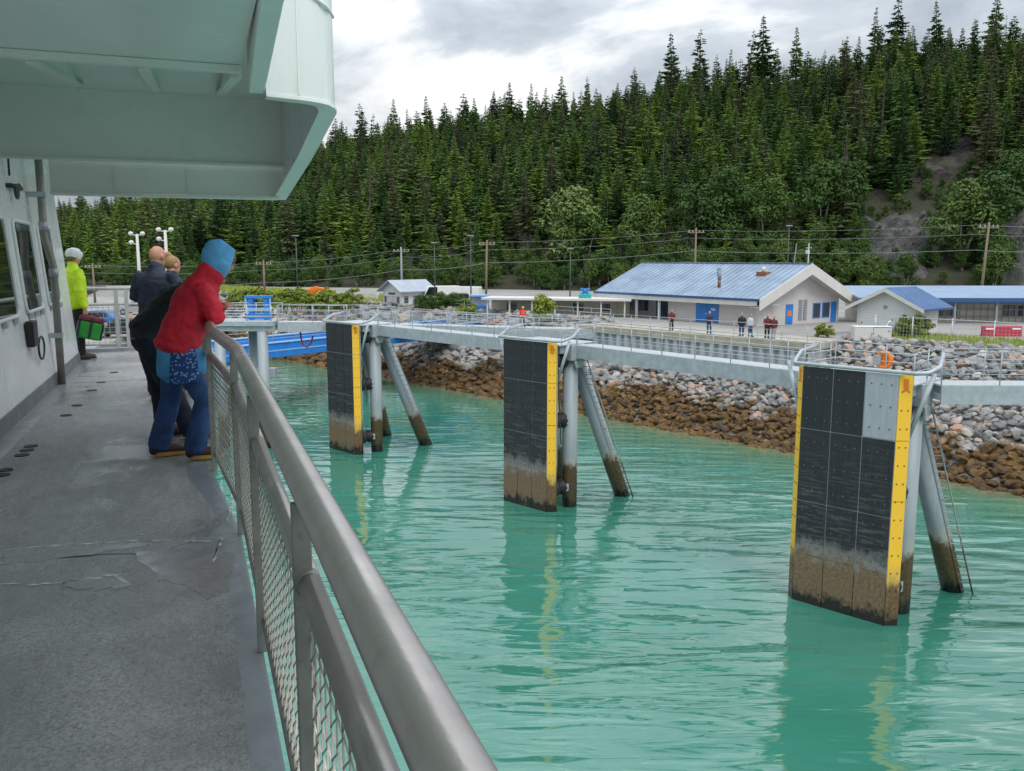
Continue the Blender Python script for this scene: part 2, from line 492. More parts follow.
class MB:
    def __init__(s):
        s.v, s.f, s.mi, s.cur = [], [], [], 0

    def add(s, vs, fs):
        o = len(s.v)
        s.mi += [s.cur] * len(fs)
        s.v += [tuple(p) for p in vs]
        s.f += [tuple(i + o for i in f) for f in fs]
        return s

    def hexa(s, p):
        """8 corners: bottom loop 0-3, top loop 4-7"""
        return s.add(p, [(3, 2, 1, 0), (4, 5, 6, 7), (0, 1, 5, 4), (1, 2, 6, 5), (2, 3, 7, 6), (3, 0, 4, 7)])

    def box(s, x0, x1, y0, y1, z0, z1):
        return s.hexa([(x0, y0, z0), (x1, y0, z0), (x1, y1, z0), (x0, y1, z0), (x0, y0, z1), (x1, y0, z1), (x1, y1, z1), (x0, y1, z1)])

    def beam(s, a, b, w, h, up=(0, 0, 1), dz=0.):
        """box along a->b, width w sideways, height h (top at a/b height + dz)"""
        a, b = Vector(a), Vector(b)
        d = (b - a).normalized()
        sd_ = d.cross(Vector(up)).normalized() * (w / 2)
        u = sd_.cross(d).normalized()
        t0, t1 = u * dz, u * (dz - h)
        return s.hexa([a - sd_ + t1, a + sd_ + t1, b + sd_ + t1, b - sd_ + t1, a - sd_ + t0, a + sd_ + t0, b + sd_ + t0, b - sd_ + t0])

    def tube(s, pts, r, n=10, caps=True, r2=None):
        pts = [Vector(p) for p in pts]
        rings = []
        prev = None
        for i, p in enumerate(pts):
            if i == 0:
                d = pts[1] - p
            elif i == len(pts) - 1:
                d = p - pts[-2]
            else:
                d = (pts[i + 1] - p).normalized() + (p - pts[i - 1]).normalized()
            d.normalize()
            if prev is None:
                a = d.orthogonal().normalized()
            else:
                a = (prev - d * prev.dot(d)).normalized()
            prev = a
            b = d.cross(a)
            k = i / max(1, len(pts) - 1)
            rr = r if r2 is None else r + (r2 - r) * k
            if isinstance(r, (list, tuple)):
                rr = r[i]
            rings.append([p + (a * math.cos(q) + b * math.sin(q)) * rr for q in (2 * math.pi * j / n for j in range(n))])
        vs = [p for rg in rings for p in rg]
        fs = []
        for i in range(len(rings) - 1):
            for j in range(n):
                k = (j + 1) % n
                fs.append((i * n + j, i * n + k, (i + 1) * n + k, (i + 1) * n + j))
        if caps:
            fs.append(tuple(range(n - 1, -1, -1)))
            fs.append(tuple((len(rings) - 1) * n + j for j in range(n)))
        return s.add(vs, fs)

    def prism(s, poly, d):
        """polygon (list of 3D points) extruded by vector d"""
        n = len(poly)
        d = Vector(d)
        vs = [Vector(p) for p in poly] + [Vector(p) + d for p in poly]
        return s.add(vs, [tuple(range(n - 1, -1, -1)), tuple(range(n, 2 * n))] + [(i, (i + 1) % n, n + (i + 1) % n, n + i) for i in range(n)])

    def ball(s, c, rx, ry, rz, n=14, m=9, rot=None):
        c = Vector(c)
        vs, fs = [], []
        for i in range(m + 1):
            th = math.pi * i / m
            for j in range(n):
                ph = 2 * math.pi * j / n
                p = Vector((rx * math.sin(th) * math.cos(ph), ry * math.sin(th) * math.sin(ph), rz * math.cos(th)))
                if rot:
                    p = rot @ p
                vs.append(c + p)
        for i in range(m):
            for j in range(n):
                k = (j + 1) % n
                fs.append((i * n + j, (i + 1) * n + j, (i + 1) * n + k, i * n + k))
        return s.add(vs, fs)

    def torus(s, c, R_, r, ax, n=24, m=10):
        ax = Vector(ax).normalized()
        u = ax.orthogonal().normalized()
        w = ax.cross(u)
        c = Vector(c)
        vs, fs = [], []
        for i in range(n):
            a = 2 * math.pi * i / n
            rd = u * math.cos(a) + w * math.sin(a)
            for j in range(m):
                b = 2 * math.pi * j / m
                vs.append(c + rd * (R_ + r * math.cos(b)) + ax * (r * math.sin(b)))
        for i in range(n):
            for j in range(m):
                fs.append((i * m + j, ((i + 1) % n) * m + j, ((i + 1) % n) * m + (j + 1) % m, i * m + (j + 1) % m))
        return s.add(vs, fs)

    def mesh(s, name, mat, smooth=False):
        me = bpy.data.meshes.new(name)
        me.from_pydata([tuple(v) for v in s.v], [], s.f)
        for k in (mat if isinstance(mat, (list, tuple)) else [mat]):
            me.materials.append(k)
        if isinstance(mat, (list, tuple)):
            me.polygons.foreach_set('material_index', s.mi)
        if smooth:
            me.polygons.foreach_set('use_smooth', [True] * len(me.polygons))
        me.update()
        return me

    def build(s, name, mat, parent=None, smooth=False, bevel=0., local=True, label=None):
        if parent is not None and not local:
            inv = world_of(parent).inverted()
            s.v = [tuple(inv @ Vector(v)) for v in s.v]
        o = bpy.data.objects.new(name, s.mesh(name, mat, smooth))
        COL.objects.link(o)
        if parent is not None:
            o.parent = parent
        if bevel:
            b = o.modifiers.new('bevel', 'BEVEL')
            b.width = bevel
            b.segments = 2
            b.limit_method = 'ANGLE'
        if smooth == 'auto':
            pass
        if label:
            o['label'] = label
        return o


def world_of(o):
    m_ = Matrix.LocRotScale(o.location, o.rotation_euler, o.scale)
    return (world_of(o.parent) @ m_) if o.parent else m_


def tag(o, label, cat, group=None, kind=None):
    if label:
        o['label'] = label
    if cat:
        o['category'] = cat
    if group:
        o['group'] = group
    if kind:
        o['kind'] = kind
    return o


def thing(name, label, cat, loc=(0, 0, 0), rz=0., group=None):
    o = bpy.data.objects.new(name, None)
    o.empty_display_size = .2
    o.location = loc
    o.rotation_euler = (0, 0, rz)
    COL.objects.link(o)
    return tag(o, label, cat, group)


def struct(o):
    o['kind'] = 'structure'
    return o


def copy_tree(o, parent=None):
    c = o.copy()
    COL.objects.link(c)
    if parent is not None:
        c.parent = parent
    for ch in list(o.children):
        copy_tree(ch, c)
    return c


def hidden_collection(name):
    return bpy.data.collections.new(name)      # never linked to the scene: a store of meshes for scattered stuff


def scatter(name, pts, coll, mat_dummy):
    """pts: list of (location, euler, scale, index). One stuff object."""
    me = bpy.data.meshes.new(name)
    me.from_pydata([tuple(p[0]) for p in pts], [], [])
    at = me.attributes.new('rot', 'FLOAT_VECTOR', 'POINT')
    at.data.foreach_set('vector', [x for p in pts for x in p[1]])
    at = me.attributes.new('scl', 'FLOAT_VECTOR', 'POINT')
    at.data.foreach_set('vector', [x for p in pts for x in (p[2] if hasattr(p[2], '__len__') else (p[2],) * 3)])
    at = me.attributes.new('idx', 'INT', 'POINT')
    at.data.foreach_set('value', [p[3] for p in pts])
    o = bpy.data.objects.new(name, me)
    COL.objects.link(o)
    ng = bpy.data.node_groups.new(name + '_nodes', 'GeometryNodeTree')
    ng.interface.new_socket('Geometry', in_out='INPUT', socket_type='NodeSocketGeometry')
    ng.interface.new_socket('Geometry', in_out='OUTPUT', socket_type='NodeSocketGeometry')
    N = ng.nodes.new
    gi, go = N('NodeGroupInput'), N('NodeGroupOutput')
    ci = N('GeometryNodeCollectionInfo')
    ci.inputs['Collection'].default_value = coll
    ci.inputs['Separate Children'].default_value = True
    ci.inputs['Reset Children'].default_value = True
    ip = N('GeometryNodeInstanceOnPoints')
    ip.inputs['Pick Instance'].default_value = True

    def attr(nm, ty):
        a = N('GeometryNodeInputNamedAttribute')
        a.data_type = ty
        a.inputs['Name'].default_value = nm
        return a.outputs['Attribute']
    lk = ng.links.new
    lk(gi.outputs[0], ip.inputs['Points'])
    lk(ci.outputs[0], ip.inputs['Instance'])
    lk(attr('idx', 'INT'), ip.inputs['Instance Index'])
    lk(attr('rot', 'FLOAT_VECTOR'), ip.inputs['Rotation'])
    lk(attr('scl', 'FLOAT_VECTOR'), ip.inputs['Scale'])
    lk(ip.outputs[0], go.inputs[0])
    md = o.modifiers.new('scatter', 'NODES')
    md.node_group = ng
    return o


# ------------------------------------------------------------------ shore frame: q inland, s along the shore to the left
P0 = Vector((26, 44, 0))
TS = Vector((-.6595, .7517, 0))
NS = Vector((.7517, .6595, 0))
YARD = 6.3


def shore(s, q, z=0.):
    return P0 + TS * s + NS * q + Vector((0, 0, z))


def to_shore(p):
    d = Vector((p[0], p[1], 0)) - P0
    return d.dot(TS), d.dot(NS)


def q_profile(q):
    if q < -10:
        return -5
    if q < 0:
        return q * .5
    if q < 9:
        return q * .7
    return YARD


# ================================================================== SETTING
rng = random.Random(7)

# water
w = MB().add([(-1500, -600, 0), (1500, -600, 0), (1500, 2500, 0), (-1500, 2500, 0)], [(0, 1, 2, 3)]).build('water', M_WATER)
struct(w)

# ground: sea bed, rock bank, flat yard, out to the horizon
gb = MB()
qs = [-1500, -60, -12, -10, -5, 0, 3, 6, 9, 9.6, 12, 20, 40, 80, 160, 400, 2500]
ss = [-1500, -200, -100, -60, -40, -20, -10, 0, 10, 20, 30, 40, 60, 80, 120, 200, 400, 1000, 2500]
for s_ in ss:
    for q_ in qs:
        gb.v.append(tuple(shore(s_, q_, q_profile(q_))))
nq = len(qs)
for i in range(len(ss) - 1):
    for j in range(nq - 1):
        gb.f.append((i * nq + j, i * nq + j + 1, (i + 1) * nq + j + 1, (i + 1) * nq + j))
ground = struct(gb.build('ground', M_YARD))

# hillside
HC = [-260, 60, 150, 260, 340, 420, 500, 600, 680, 780, 880, 960, 1024, 1150, 1400]
HROW = [214, 209, 199, 172, 141, 121, 108, 96, 81, 68, 49, 40, 34, 20, -5]
HDR = [420, 400, 390, 380, 370, 350, 330, 310, 290, 275, 262, 255, 250, 240, 240]
HDB = [192, 186, 182, 176, 170, 165, 160, 152, 146, 140, 135, 131, 128, 125, 120]
COSP = math.cos(PITCH)


def interp(xs, ys, x):
    return float(np.interp(x, xs, ys))


def hill_edge(c):
    """base and ridge points for a column of the photo"""
    k = (c - 512) / (F_PX * COSP + (385.5 - 258) * math.sin(PITCH))
    db, dr = interp(HC, HDB, c), interp(HC, HDR, c)
    zr = H + (258 - interp(HC, HROW, c)) / 879.3 * dr - 11.5
    return Vector((k * db, db, YARD - .2)), Vector((k * dr, dr, zr))


def hill_pt(c, t):
    a, b = hill_edge(c)
    p = a.lerp(b, t)
    prof = t if t <= 1 else 1 - (t - 1) * .5
    st = .35 * math.sin(min(1, t) * math.pi) * (c - 300) / 900 if c > 300 else 0
    p.z = a.z + (b.z - a.z) * (prof + .22 * max(0, st))
    p.z += 3.0 * noise.noise(Vector((p.x * .03, p.y * .03, 1.7))) * min(1, t * 4) + 1.0 * noise.noise(Vector((p.x * .11, p.y * .11, 5.1))) * min(1, t * 6)
    return p


hb = MB()
cols = list(range(-260, 1401, 20))
ts = [i / 24 for i in range(-1, 37)]
for c in cols:
    for t_ in ts:
        hb.v.append(tuple(hill_pt(c, max(0, t_)) + (Vector((0, 0, -2)) if t_ < 0 else Vector())))
nt = len(ts)
for i in range(len(cols) - 1):
    for j in range(nt - 1):
        hb.f.append((i * nt + j, (i + 1) * nt + j, (i + 1) * nt + j + 1, i * nt + j + 1))
hill = struct(hb.build('hillside', M_HILL, smooth=True))


# bare rock on the slope: ragged sheets that follow the hill and stand a little proud of it
def rock_patch(name, c0, c1, t0, t1, mat, seed, lift, rough, nc=70, ntt=60):
    mb = MB()
    off = Vector((seed * 7.3, seed * 3.1, seed))
    pts, keep = [], []
    for i in range(nc):
        for j in range(ntt):
            u, v = i / (nc - 1), j / (ntt - 1)
            p = hill_pt(c0 + (c1 - c0) * u, t0 + (t1 - t0) * v)
            d = min(1, 2.6 * min(u, 1 - u, v, 1 - v)) + .55 * noise.noise(Vector((u * 3, v * 3, 0)) + off) - .12
            k = min(1, max(0, d * 2.2))
            f1 = noise.fractal(Vector((p.x * .13, p.y * .05, p.z * .22)) + off, .9, 2.1, 6)
            f2 = abs(noise.noise(Vector((p.x * .5, p.y * .12, p.z * .25)) + off))
            h_ = k * (lift + rough * f1 - rough * .7 * f2)
            pts.append(p + Vector((.15 * h_, -.75 * h_, .55 * h_ - .5 * (1 - k))))
            keep.append(d > .02)
    mb.v = [tuple(p) for p in pts]
    for i in range(nc - 1):
        for j in range(ntt - 1):
            q = (i * ntt + j, (i + 1) * ntt + j, (i + 1) * ntt + j + 1, i * ntt + j + 1)
            if all(keep[x] for x in q):
                mb.f.append(q)
    return struct(mb.build(name, mat))


rock_patch('cliff', 852, 934, .015, .235, M_CLIFF, 3, 2.2, 3.2)
rock_patch('cliff', 992, 1075, .01, .27, M_CLIFF, 8, 2.6, 3.4)
rock_patch('landslip', 906, 984, .24, .53, M_SCREE, 5, 1.2, 3.0)


# ------------------------------------------------------------------ trees
def conifer_mesh(seed, h, rad, clear=.08, droop=.35, whorls=30, per=8, gap=.1, mat=M_SPRUCE, lean=.0, shape=.72):
    r = random.Random(seed)
    cr_, tr = MB(), MB()
    tr.tube([(0, 0, -1.5), (lean * .4, 0, h * .4), (lean, 0, h * .97)], [h * .014 + .06, h * .009 + .04, .03], 6)
    for i in range(whorls):
        t = (i + r.uniform(-.3, .3)) / whorls
        t = min(max(t, 0), .985)
        z = h * (clear + (1 - clear) * t)
        Rz = rad * 1.12 * ((1 - t) ** shape) * r.uniform(.66, 1.14) + .16
        if t < .12:
            Rz *= .6 + 3.3 * t
        n = max(4, int(per * (.55 + .45 * (1 - t))))
        a0 = r.uniform(0, 6.28)
        for k in range(n):
            if r.random() < gap:
                continue
            a = a0 + 6.283 * k / n + r.uniform(-.3, .3)
            Lb = Rz * r.uniform(.5, 1.2)
            d = Vector((math.cos(a), math.sin(a), 0))
            sdv = Vector((-d.y, d.x, 0))
            zz = z + r.uniform(-.3, .3)
            rise = (.25 * t - droop * r.uniform(.6, 1.3)) * Lb
            base = Vector((lean * z / h, 0, zz))

            def P(u):
                return base + d * (Lb * u) + Vector((0, 0, rise * u + .18 * Lb * u * u * (1 if t < .7 else .6)))
            wd = .13 * Lb + .10
            o = len(cr_.v)
            p0, p1, p2 = P(.08), P(.6), P(1.0)
            hang = Vector((0, 0, -wd * .9))
            cr_.add([p0, p1 + sdv * wd + hang * .4, p2, p1 - sdv * wd + hang * .4, p1 + Vector((0, 0, wd * .25))], [(0, 1, 4), (1, 2, 4), (2, 3, 4), (3, 0, 4)])
            for u in ((.35, .62, .85) if Lb > 1.2 else (.5,)):
                q = P(u)
                sl = (.42 * Lb * (1.05 - u) + .22) * r.uniform(.8, 1.2)
                for sg in (1, -1):
                    tip = q + sdv * (sg * sl * .85) + d * (sl * .55) + Vector((0, 0, -sl * r.uniform(.2, .55)))
                    ww = sl * .24 + .05
                    cr_.add([q - d * ww, q + d * ww, tip, q + (tip - q) * .45 + Vector((0, 0, -ww * 1.4))], [(0, 1, 2), (0, 3, 2), (1, 2, 3)])
    tip = Vector((lean, 0, h))
    for k in range(3):
        a = k * 2.1
        cr_.add([tip + Vector((0, 0, .1)), tip + Vector((.14 * math.cos(a), .14 * math.sin(a), -h * .045)), tip + Vector((.14 * math.cos(a + 2.1), .14 * math.sin(a + 2.1), -h * .045))], [(0, 1, 2)])
    return cr_, tr


def leafy_mesh(seed, h, wid, n_clump=16, leaves=70, leaf=.38, low=.15, stems=3):
    r = random.Random(seed)
    cr_, tr = MB(), MB()
    tips = []
    for i in range(n_clump):
        t = r.random() ** .8
        z = h * (low + (1 - low) * t * .93)
        w_ = wid * math.sin(math.pi * min(.95, .25 + .7 * t)) ** .7
        a = r.uniform(0, 6.28)
        q = w_ * math.sqrt(r.random()) * .8
        c = Vector((q * math.cos(a), q * math.sin(a), z))
        tips.append(c)
        cr = h * r.uniform(.09, .17)
        for _ in range(leaves):
            dv = Vector((r.gauss(0, 1), r.gauss(0, 1), r.gauss(0, 1))).normalized()
            p = c + Vector((dv.x * cr * 1.15, dv.y * cr * 1.15, dv.z * cr * .85)) * r.uniform(.55, 1.05)
            nrm = (dv + Vector((r.uniform(-.8, .8), r.uniform(-.8, .8), r.uniform(-.2, 1)))).normalized()
            u = nrm.orthogonal().normalized()
            u = Matrix.Rotation(r.uniform(0, 6.28), 3, nrm) @ u
            v = nrm.cross(u)
            l = leaf * r.uniform(.6, 1.3)
            cr_.add([p - u * l, p - v * l * .5 + nrm * l * .1, p + u * l, p + v * l * .5 + nrm * l * .1], [(0, 1, 2, 3)])
    for i in range(stems):
        c = tips[i * len(tips) // stems]
        tr.tube([(r.uniform(-.2, .2), r.uniform(-.2, .2), -.6), (c.x * .4, c.y * .4, c.z * .5), tuple(c)], [h * .013 + .03, h * .009 + .02, .02], 5)
    return cr_, tr


SPEC = [  # seed, height, radius, clear, droop, whorls, per, gap, mat
    (11, 19, 4.3, .05, .32, 30, 10, .06, M_SPRUCE), (12, 20, 3.9, .08, .40, 30, 9, .10, M_SPRUCE), (13, 17, 4.5, .04, .26, 26, 10, .08, M_SPRUCE),
    (14, 22, 3.9, .12, .45, 32, 8, .22, M_SPRUCED), (15, 19, 3.5, .10, .38, 30, 9, .12, M_SPRUCE), (16, 18, 4.2, .06, .25, 27, 10, .05, M_SPRUCE), (17, 21, 3.2, .30, .40, 24, 8, .22, M_SPRUCED),
    (18, 20, 1.5, .25, .30, 20, 5, .55, M_SPRUCED), (19, 17, 4.4, .05, .50, 22, 9, .16, M_SPRUCE), (20, 18, 4.8, .10, .15, 18, 9, .20, M_SPRUCE)]
tree_coll = hidden_collection('conifer_store')
TREES = []
for i, sp in enumerate(SPEC):
    c_, t_ = conifer_mesh(sp[0], sp[1], sp[2], sp[3], sp[4], sp[5], sp[6], sp[7], sp[8], lean=rng.uniform(-.4, .4))
    cm, tm = c_.mesh('crown', sp[8]), t_.mesh('trunk', M_TRUNK)
    TREES.append((cm, tm, sp[1], sp[2]))
    jm = MB().add(c_.v, c_.f)
    nf = len(c_.f)
    jm.add(t_.v, t_.f)
    me = jm.mesh('conifer_%02d' % i, sp[8])
    me.materials.append(M_TRUNK)
    me.polygons.foreach_set('material_index', [0] * nf + [1] * len(t_.f))
    o = bpy.data.objects.new('conifer_%02d' % i, me)
    tree_coll.objects.link(o)
LEAFY = []
for i in range(4):
    c_, t_ = leafy_mesh(40 + i, 9, 3.3, 30, 130, .23)
    LEAFY.append((c_.mesh('crown', M_LEAF), t_.mesh('trunk', M_STEM), 9, 3.2))
BUSH = []
for i in range(3):
    c_, t_ = leafy_mesh(60 + i, 2.0, 1.2, 22, 70, .12, .1, 3)
    BUSH.append((c_.mesh('foliage', M_BUSH), t_.mesh('stem', M_STEM), 2, 1.1))


trv = random.Random(77)


def place_tree(name, var, p, rz, sc, label, cat, group, parts=('crown', 'trunk')):
    t = thing(name, label, cat, p, rz, group)
    w_ = sc * trv.uniform(.82, 1.28)
    t.scale = (w_, w_, sc)
    t.rotation_euler = (trv.gauss(0, .03), trv.gauss(0, .03), rz)
    for nm, me in zip(parts, var[:2]):
        o = bpy.data.objects.new(nm, me)
        COL.objects.link(o)
        o.parent = t
    return t


def bare(px_, py_):
    """places on the slope kept free of tall trees: the landslip and the cliffs"""
    return (912 < px_ < 980 and 158 < py_ < 262) or (862 < px_ < 925 and 205 < py_ < 285) or (1000 < px_ < 1070 and 200 < py_ < 290)


cand = []
grid = {}
tries = 0
while tries < 60000:
    tries += 1
    c = rng.uniform(-40, 1130)
    t_ = rng.random() ** .85 * 1.06
    if t_ < .05:
        continue
    p = hill_pt(c, t_)
    sp_ = rng.uniform(3.3, 4.6)
    key = (int(p.x // 5.2), int(p.y // 5.2))
    ok = True
    for dx in (-1, 0, 1):
        for dy in (-1, 0, 1):
            for q in grid.get((key[0] + dx, key[1] + dy), ()):
                if (q.x - p.x) ** 2 + (q.y - p.y) ** 2 < sp_ * sp_:
                    ok = False
    if not ok:
        continue
    bx, by, _ = proj(p)
    if bare(bx, by):
        continue
    grid.setdefault(key, []).append(p)
    small = t_ < .13
    v = rng.choices(range(10), [4, 4, 4, 2.0, 4, 4, 1.2, .8, 4, 3.5])[0]
    sc = rng.uniform(.42, .84) * (1.0 if not small else .55)
    if rng.random() < .08:
        sc *= 1.3
    tall = (908 < bx < 986 and 262 <= by < 300)
    if tall:
        sc = min(sc, .3)
    cand.append((p, t_, v, sc))
# which of them show: front to back over a coarse picture grid
cand.sort(key=lambda k: k[0].y)
cov = np.zeros((386, 512), bool)
show = []
for i, (p, t_, v, sc) in enumerate(cand):
    h_, r_ = TREES[v][2] * sc, TREES[v][3] * sc
    x, y, d = proj(p)
    ppm = F_PX / d / 2
    x, y = x / 2, y / 2
    n = 0
    hh, rr = h_ * ppm, r_ * ppm * .75
    for row in range(int(y - hh), int(y)):
        if 0 <= row < 300:
            w2 = rr * min(1, max(0., (row - (y - hh)) / hh) ** .85)
            a, b = max(0, int(x - w2)), min(512, int(x + w2 + 1))
            if b > a:
                n += int((~cov[row, a:b]).sum())
                cov[row, a:b] = True
    if x * 2 < 335 and (y - hh * .5) * 2 < 192:
        n = 0
    if x * 2 < 58:
        n = 0
    show.append((n, i))
show.sort(reverse=True)
chosen = set(i for n, i in show[:285])
rest = []
for i, (p, t_, v, sc) in enumerate(cand):
    rz = rng.uniform(0, 6.28)
    if i in chosen:
        place_tree('spruce_tree', TREES[v], p, rz, sc, 'dark green spruce in the dense forest covering the hillside', 'tree', 'spruces of the hillside forest')
    else:
        w_ = sc * rng.uniform(.82, 1.28)
        rest.append((p, (rng.gauss(0, .03), rng.gauss(0, .03), rz), (w_, w_, sc), v))
fo = scatter('forest', rest, tree_coll, M_SPRUCE)
tag(fo, 'dense mass of dark conifers filling the hillside behind the nearer trees', 'forest', kind='stuff')

# spruces that stand clear of the ridge
for (c, top) in [(668, 36), (690, 60), (755, 20), (788, 30), (862, 14), (883, 1), (925, 6), (976, -4), (508, 82), (560, 76), (338, 116), (364, 112), (396, 98), (430, 96), (632, 72), (720, 60), (845, 40), (900, 30)]:
    p = hill_pt(c, 1.0)
    h_ = H + (252 - top) / 879.3 * p.y - p.z
    v = rng.choice([1, 3, 4, 1, 4])
    place_tree('spruce_tree', TREES[v], p, rng.uniform(0, 6), max(.6, min(1.7, h_ / TREES[v][2])), 'tall thin spruce rising clear of the ridge line against the clouds', 'tree', 'spruces standing clear of the ridge')

# pale leafy alders and shrubs along the foot of the hill
na = 0
for i in range(210):
    c = rng.uniform(60, 1060)
    t_ = rng.choice([.004, .01, .02, .03, .05]) + rng.uniform(-.004, .01)
    if c > 600 and rng.random() < (c - 500) / 700:
        t_ += rng.uniform(0, .2)
    p = hill_pt(c, max(0, t_))
    bx, by, _ = proj(p)
    tall = .45 if bare(bx, by) else 1
    place_tree('alder_tree', LEAFY[i % 4], p, rng.uniform(0, 6), rng.uniform(.38, .8) * tall * (.75 if c < 560 else 1), 'light green leafy alder along the foot of the wooded hill', 'tree', 'alders at the foot of the hill')
for i in range(46):
    c, t_ = rng.uniform(896, 995), rng.uniform(.20, .52)
    inside = 922 < c < 965 and .30 < t_ < .47
    if inside and rng.random() < .75:
        continue
    place_tree('hillside_shrub', LEAFY[i % 4], hill_pt(c, t_), i, rng.uniform(.18, .42), 'low leafy shrub growing around the bare landslip high on the slope', 'shrub', 'shrubs around the landslip')
for i in range(90):
    c, t_ = rng.uniform(835, 1040), rng.uniform(.0, .32)
    p = hill_pt(c, t_)
    bx, by, _ = proj(p)
    if (862 < bx < 922 and 214 < by < 262 and rng.random() < .8) or (bx > 1000 and by > 205 and rng.random() < .7):
        continue
    place_tree('hillside_shrub', LEAFY[i % 4], p, i, rng.uniform(.14, .34), 'low leafy shrub on the open slope between the cliffs behind the hut', 'shrub', 'shrubs between the cliffs')
for (c, t_, sc) in [(585, .06, 1.3), (820, .13, 1.6), (765, .10, 1.5), (960, .07, 1.5), (985, .09, 1.5), (1005, .2, 1.3), (640, .08, 1.4), (690, .09, 1.5), (730, .12, 1.6), (840, .2, 1.3)]:
    place_tree('alder_tree', LEAFY[int(c) % 4], hill_pt(c, t_), c, sc, 'big pale green alder standing among the conifers low on the slope', 'tree', 'big alders low on the slope')

M_PALE = mk_foliage('pale_broadleaf_leaves', (.13, .19, .06), (.14, .20, .065), (.15, .21, .07))
c_, t_ = leafy_mesh(90, 9, 2.6, 34, 120, .22)
place_tree('broadleaf_tree', (c_.mesh('crown', M_PALE), t_.mesh('trunk', M_STEM)), hill_pt(568, .07), 1.0, 1.75, 'single pale green broadleaf tree among dark conifers above the left end of the terminal roof', 'tree', None)

# ------------------------------------------------------------------ riprap
def rock_mesh(seed, name):
    b = bmesh.new()
    r = random.Random(seed)
    bmesh.ops.create_icosphere(b, subdivisions=2, radius=1)
    o = Vector((r.uniform(-50, 50),) * 3)
    pl = [(Vector((r.gauss(0, 1), r.gauss(0, 1), r.gauss(0, 1))).normalized(), r.uniform(.55, .85)) for _ in range(9)]
    sx_, sy_, sz_ = r.uniform(.9, 1.25), r.uniform(.75, 1), r.uniform(.5, .75)
    for v in b.verts:
        for nrm, d in pl:
            k = v.co.dot(nrm) - d
            if k > 0:
                v.co -= nrm * k
        v.co *= 1 + .18 * noise.noise(v.co * 1.6 + o)
        v.co = Vector((v.co.x * sx_, v.co.y * sy_, v.co.z * sz_)) * 1.25
    me = bpy.data.meshes.new(name)
    b.to_mesh(me)
    b.free()
    me.materials.append(M_ROCK)
    return me


rock_coll = hidden_collection('stone_store')
ROCKS = [rock_mesh(100 + i, 'boulder_%02d' % i) for i in range(10)]
for i, me in enumerate(ROCKS):
    o = bpy.data.objects.new('stone_%02d' % i, me)
    rock_coll.objects.link(o)
WALL_S0, WALL_S1, WALL_Q = 15.0, 36.5, 5.0
rng = random.Random(21)
rc = []
for layer in range(2):
    s_ = -16.0
    while s_ < 150:
        q_ = -1.2
        step = .46 if s_ < 30 else (.66 if s_ < 60 else 1.05)
        while q_ < 10.4:
            a, b = s_ + rng.uniform(-.4, .4) * step, q_ + rng.uniform(-.4, .4) * step
            weedy = q_profile(b) < 2.2
            r_ = step * rng.uniform(.40, .80) * (.98 if weedy else .94)
            if rng.random() < .08:
                r_ *= 1.35
            if b > 8.4:
                r_ = min(r_, .36)
            if not (WALL_S0 - .3 < a < WALL_S1 + .3 and b > WALL_Q - .45) and not (b > 9.6 and layer):
                z = q_profile(b) + rng.uniform(-.10, .18) + layer * .15
                p = shore(a, b, z)
                rc.append((p, (rng.uniform(-.5, .5), rng.uniform(-.5, .5) - .3, rng.uniform(0, 6.28)), (r_, r_, r_ * rng.uniform(.8, 1.1)), rng.randrange(10), weedy))
            q_ += step * (1.0 if layer else .95)
        s_ += step
vis = []
for i, k in enumerate(rc):
    x, y, d = proj(k[0])
    if -10 < x < 1034 and d > 0 and not (785 < x < 905) and not (500 < x < 570) and not (300 < x < 360) and x > 280:
        vis.append((k[2][0] / d, i))
vis.sort(reverse=True)
nd, nw_, ch = 0, 0, set()
for sz, i in vis:
    k = rc[i]
    if k[4] and nw_ < 290:
        nw_ += 1
        lab, gp, nm = 'rounded boulder coated in brown seaweed near the waterline of the bank', 'weed covered boulders', 'weedy_boulder'
    elif not k[4] and nd < 290:
        nd += 1
        lab, gp, nm = 'bare angular stone of the riprap bank above the seaweed line', 'bare riprap stones', 'riprap_boulder'
    else:
        continue
    ch.add(i)
    o = bpy.data.objects.new(nm, ROCKS[k[3]])
    o.location, o.rotation_euler, o.scale = k[0], k[1], k[2]
    COL.objects.link(o)
    tag(o, lab, 'boulder', gp)
ro = scatter('riprap', [(k[0], k[1], k[2], k[3]) for i, k in enumerate(rc) if i not in ch], rock_coll, M_ROCK)
tag(ro, 'heaped riprap stones and weed covered rubble filling out the shore bank', 'riprap', kind='stuff')

# ------------------------------------------------------------------ sea wall, its ledge and railing
seawall = thing('sea_wall', 'corrugated grey steel sheet pile wall with tan concrete ledge below the terminal', 'sea wall', shore((WALL_S0 + WALL_S1) / 2, WALL_Q, 2.0))
mb = MB()
pts = []
s_ = WALL_S0
ph = 0
while s_ < WALL_S1:
    for ds, dq in ((0, 0), (.28, 0), (.42, .32), (.70, .32), (.84, 0)):
        pts.append((s_ + ds, WALL_Q + dq))
    s_ += .84
vs = [tuple(shore(a, b, 1.8)) for a, b in pts] + [tuple(shore(a, b, 5.8)) for a, b in pts]
n = len(pts)
mb.add(vs, [(i, i + 1, n + i + 1, n + i) for i in range(n - 1)])
mb.build('sheet_pile', M_SHEET, seawall, local=False)
mb = MB()
e0, e1 = WALL_S0 - .2, WALL_S1 + .3
mb.hexa([tuple(shore(a, b, z)) for z in (5.8, YARD + .02) for a, b in ((e0, WALL_Q - .06), (e0, 9.4), (e1, 9.4), (e1, WALL_Q - .06))])
mb.build('ledge', M_CONC, seawall, local=False)
mb = MB()
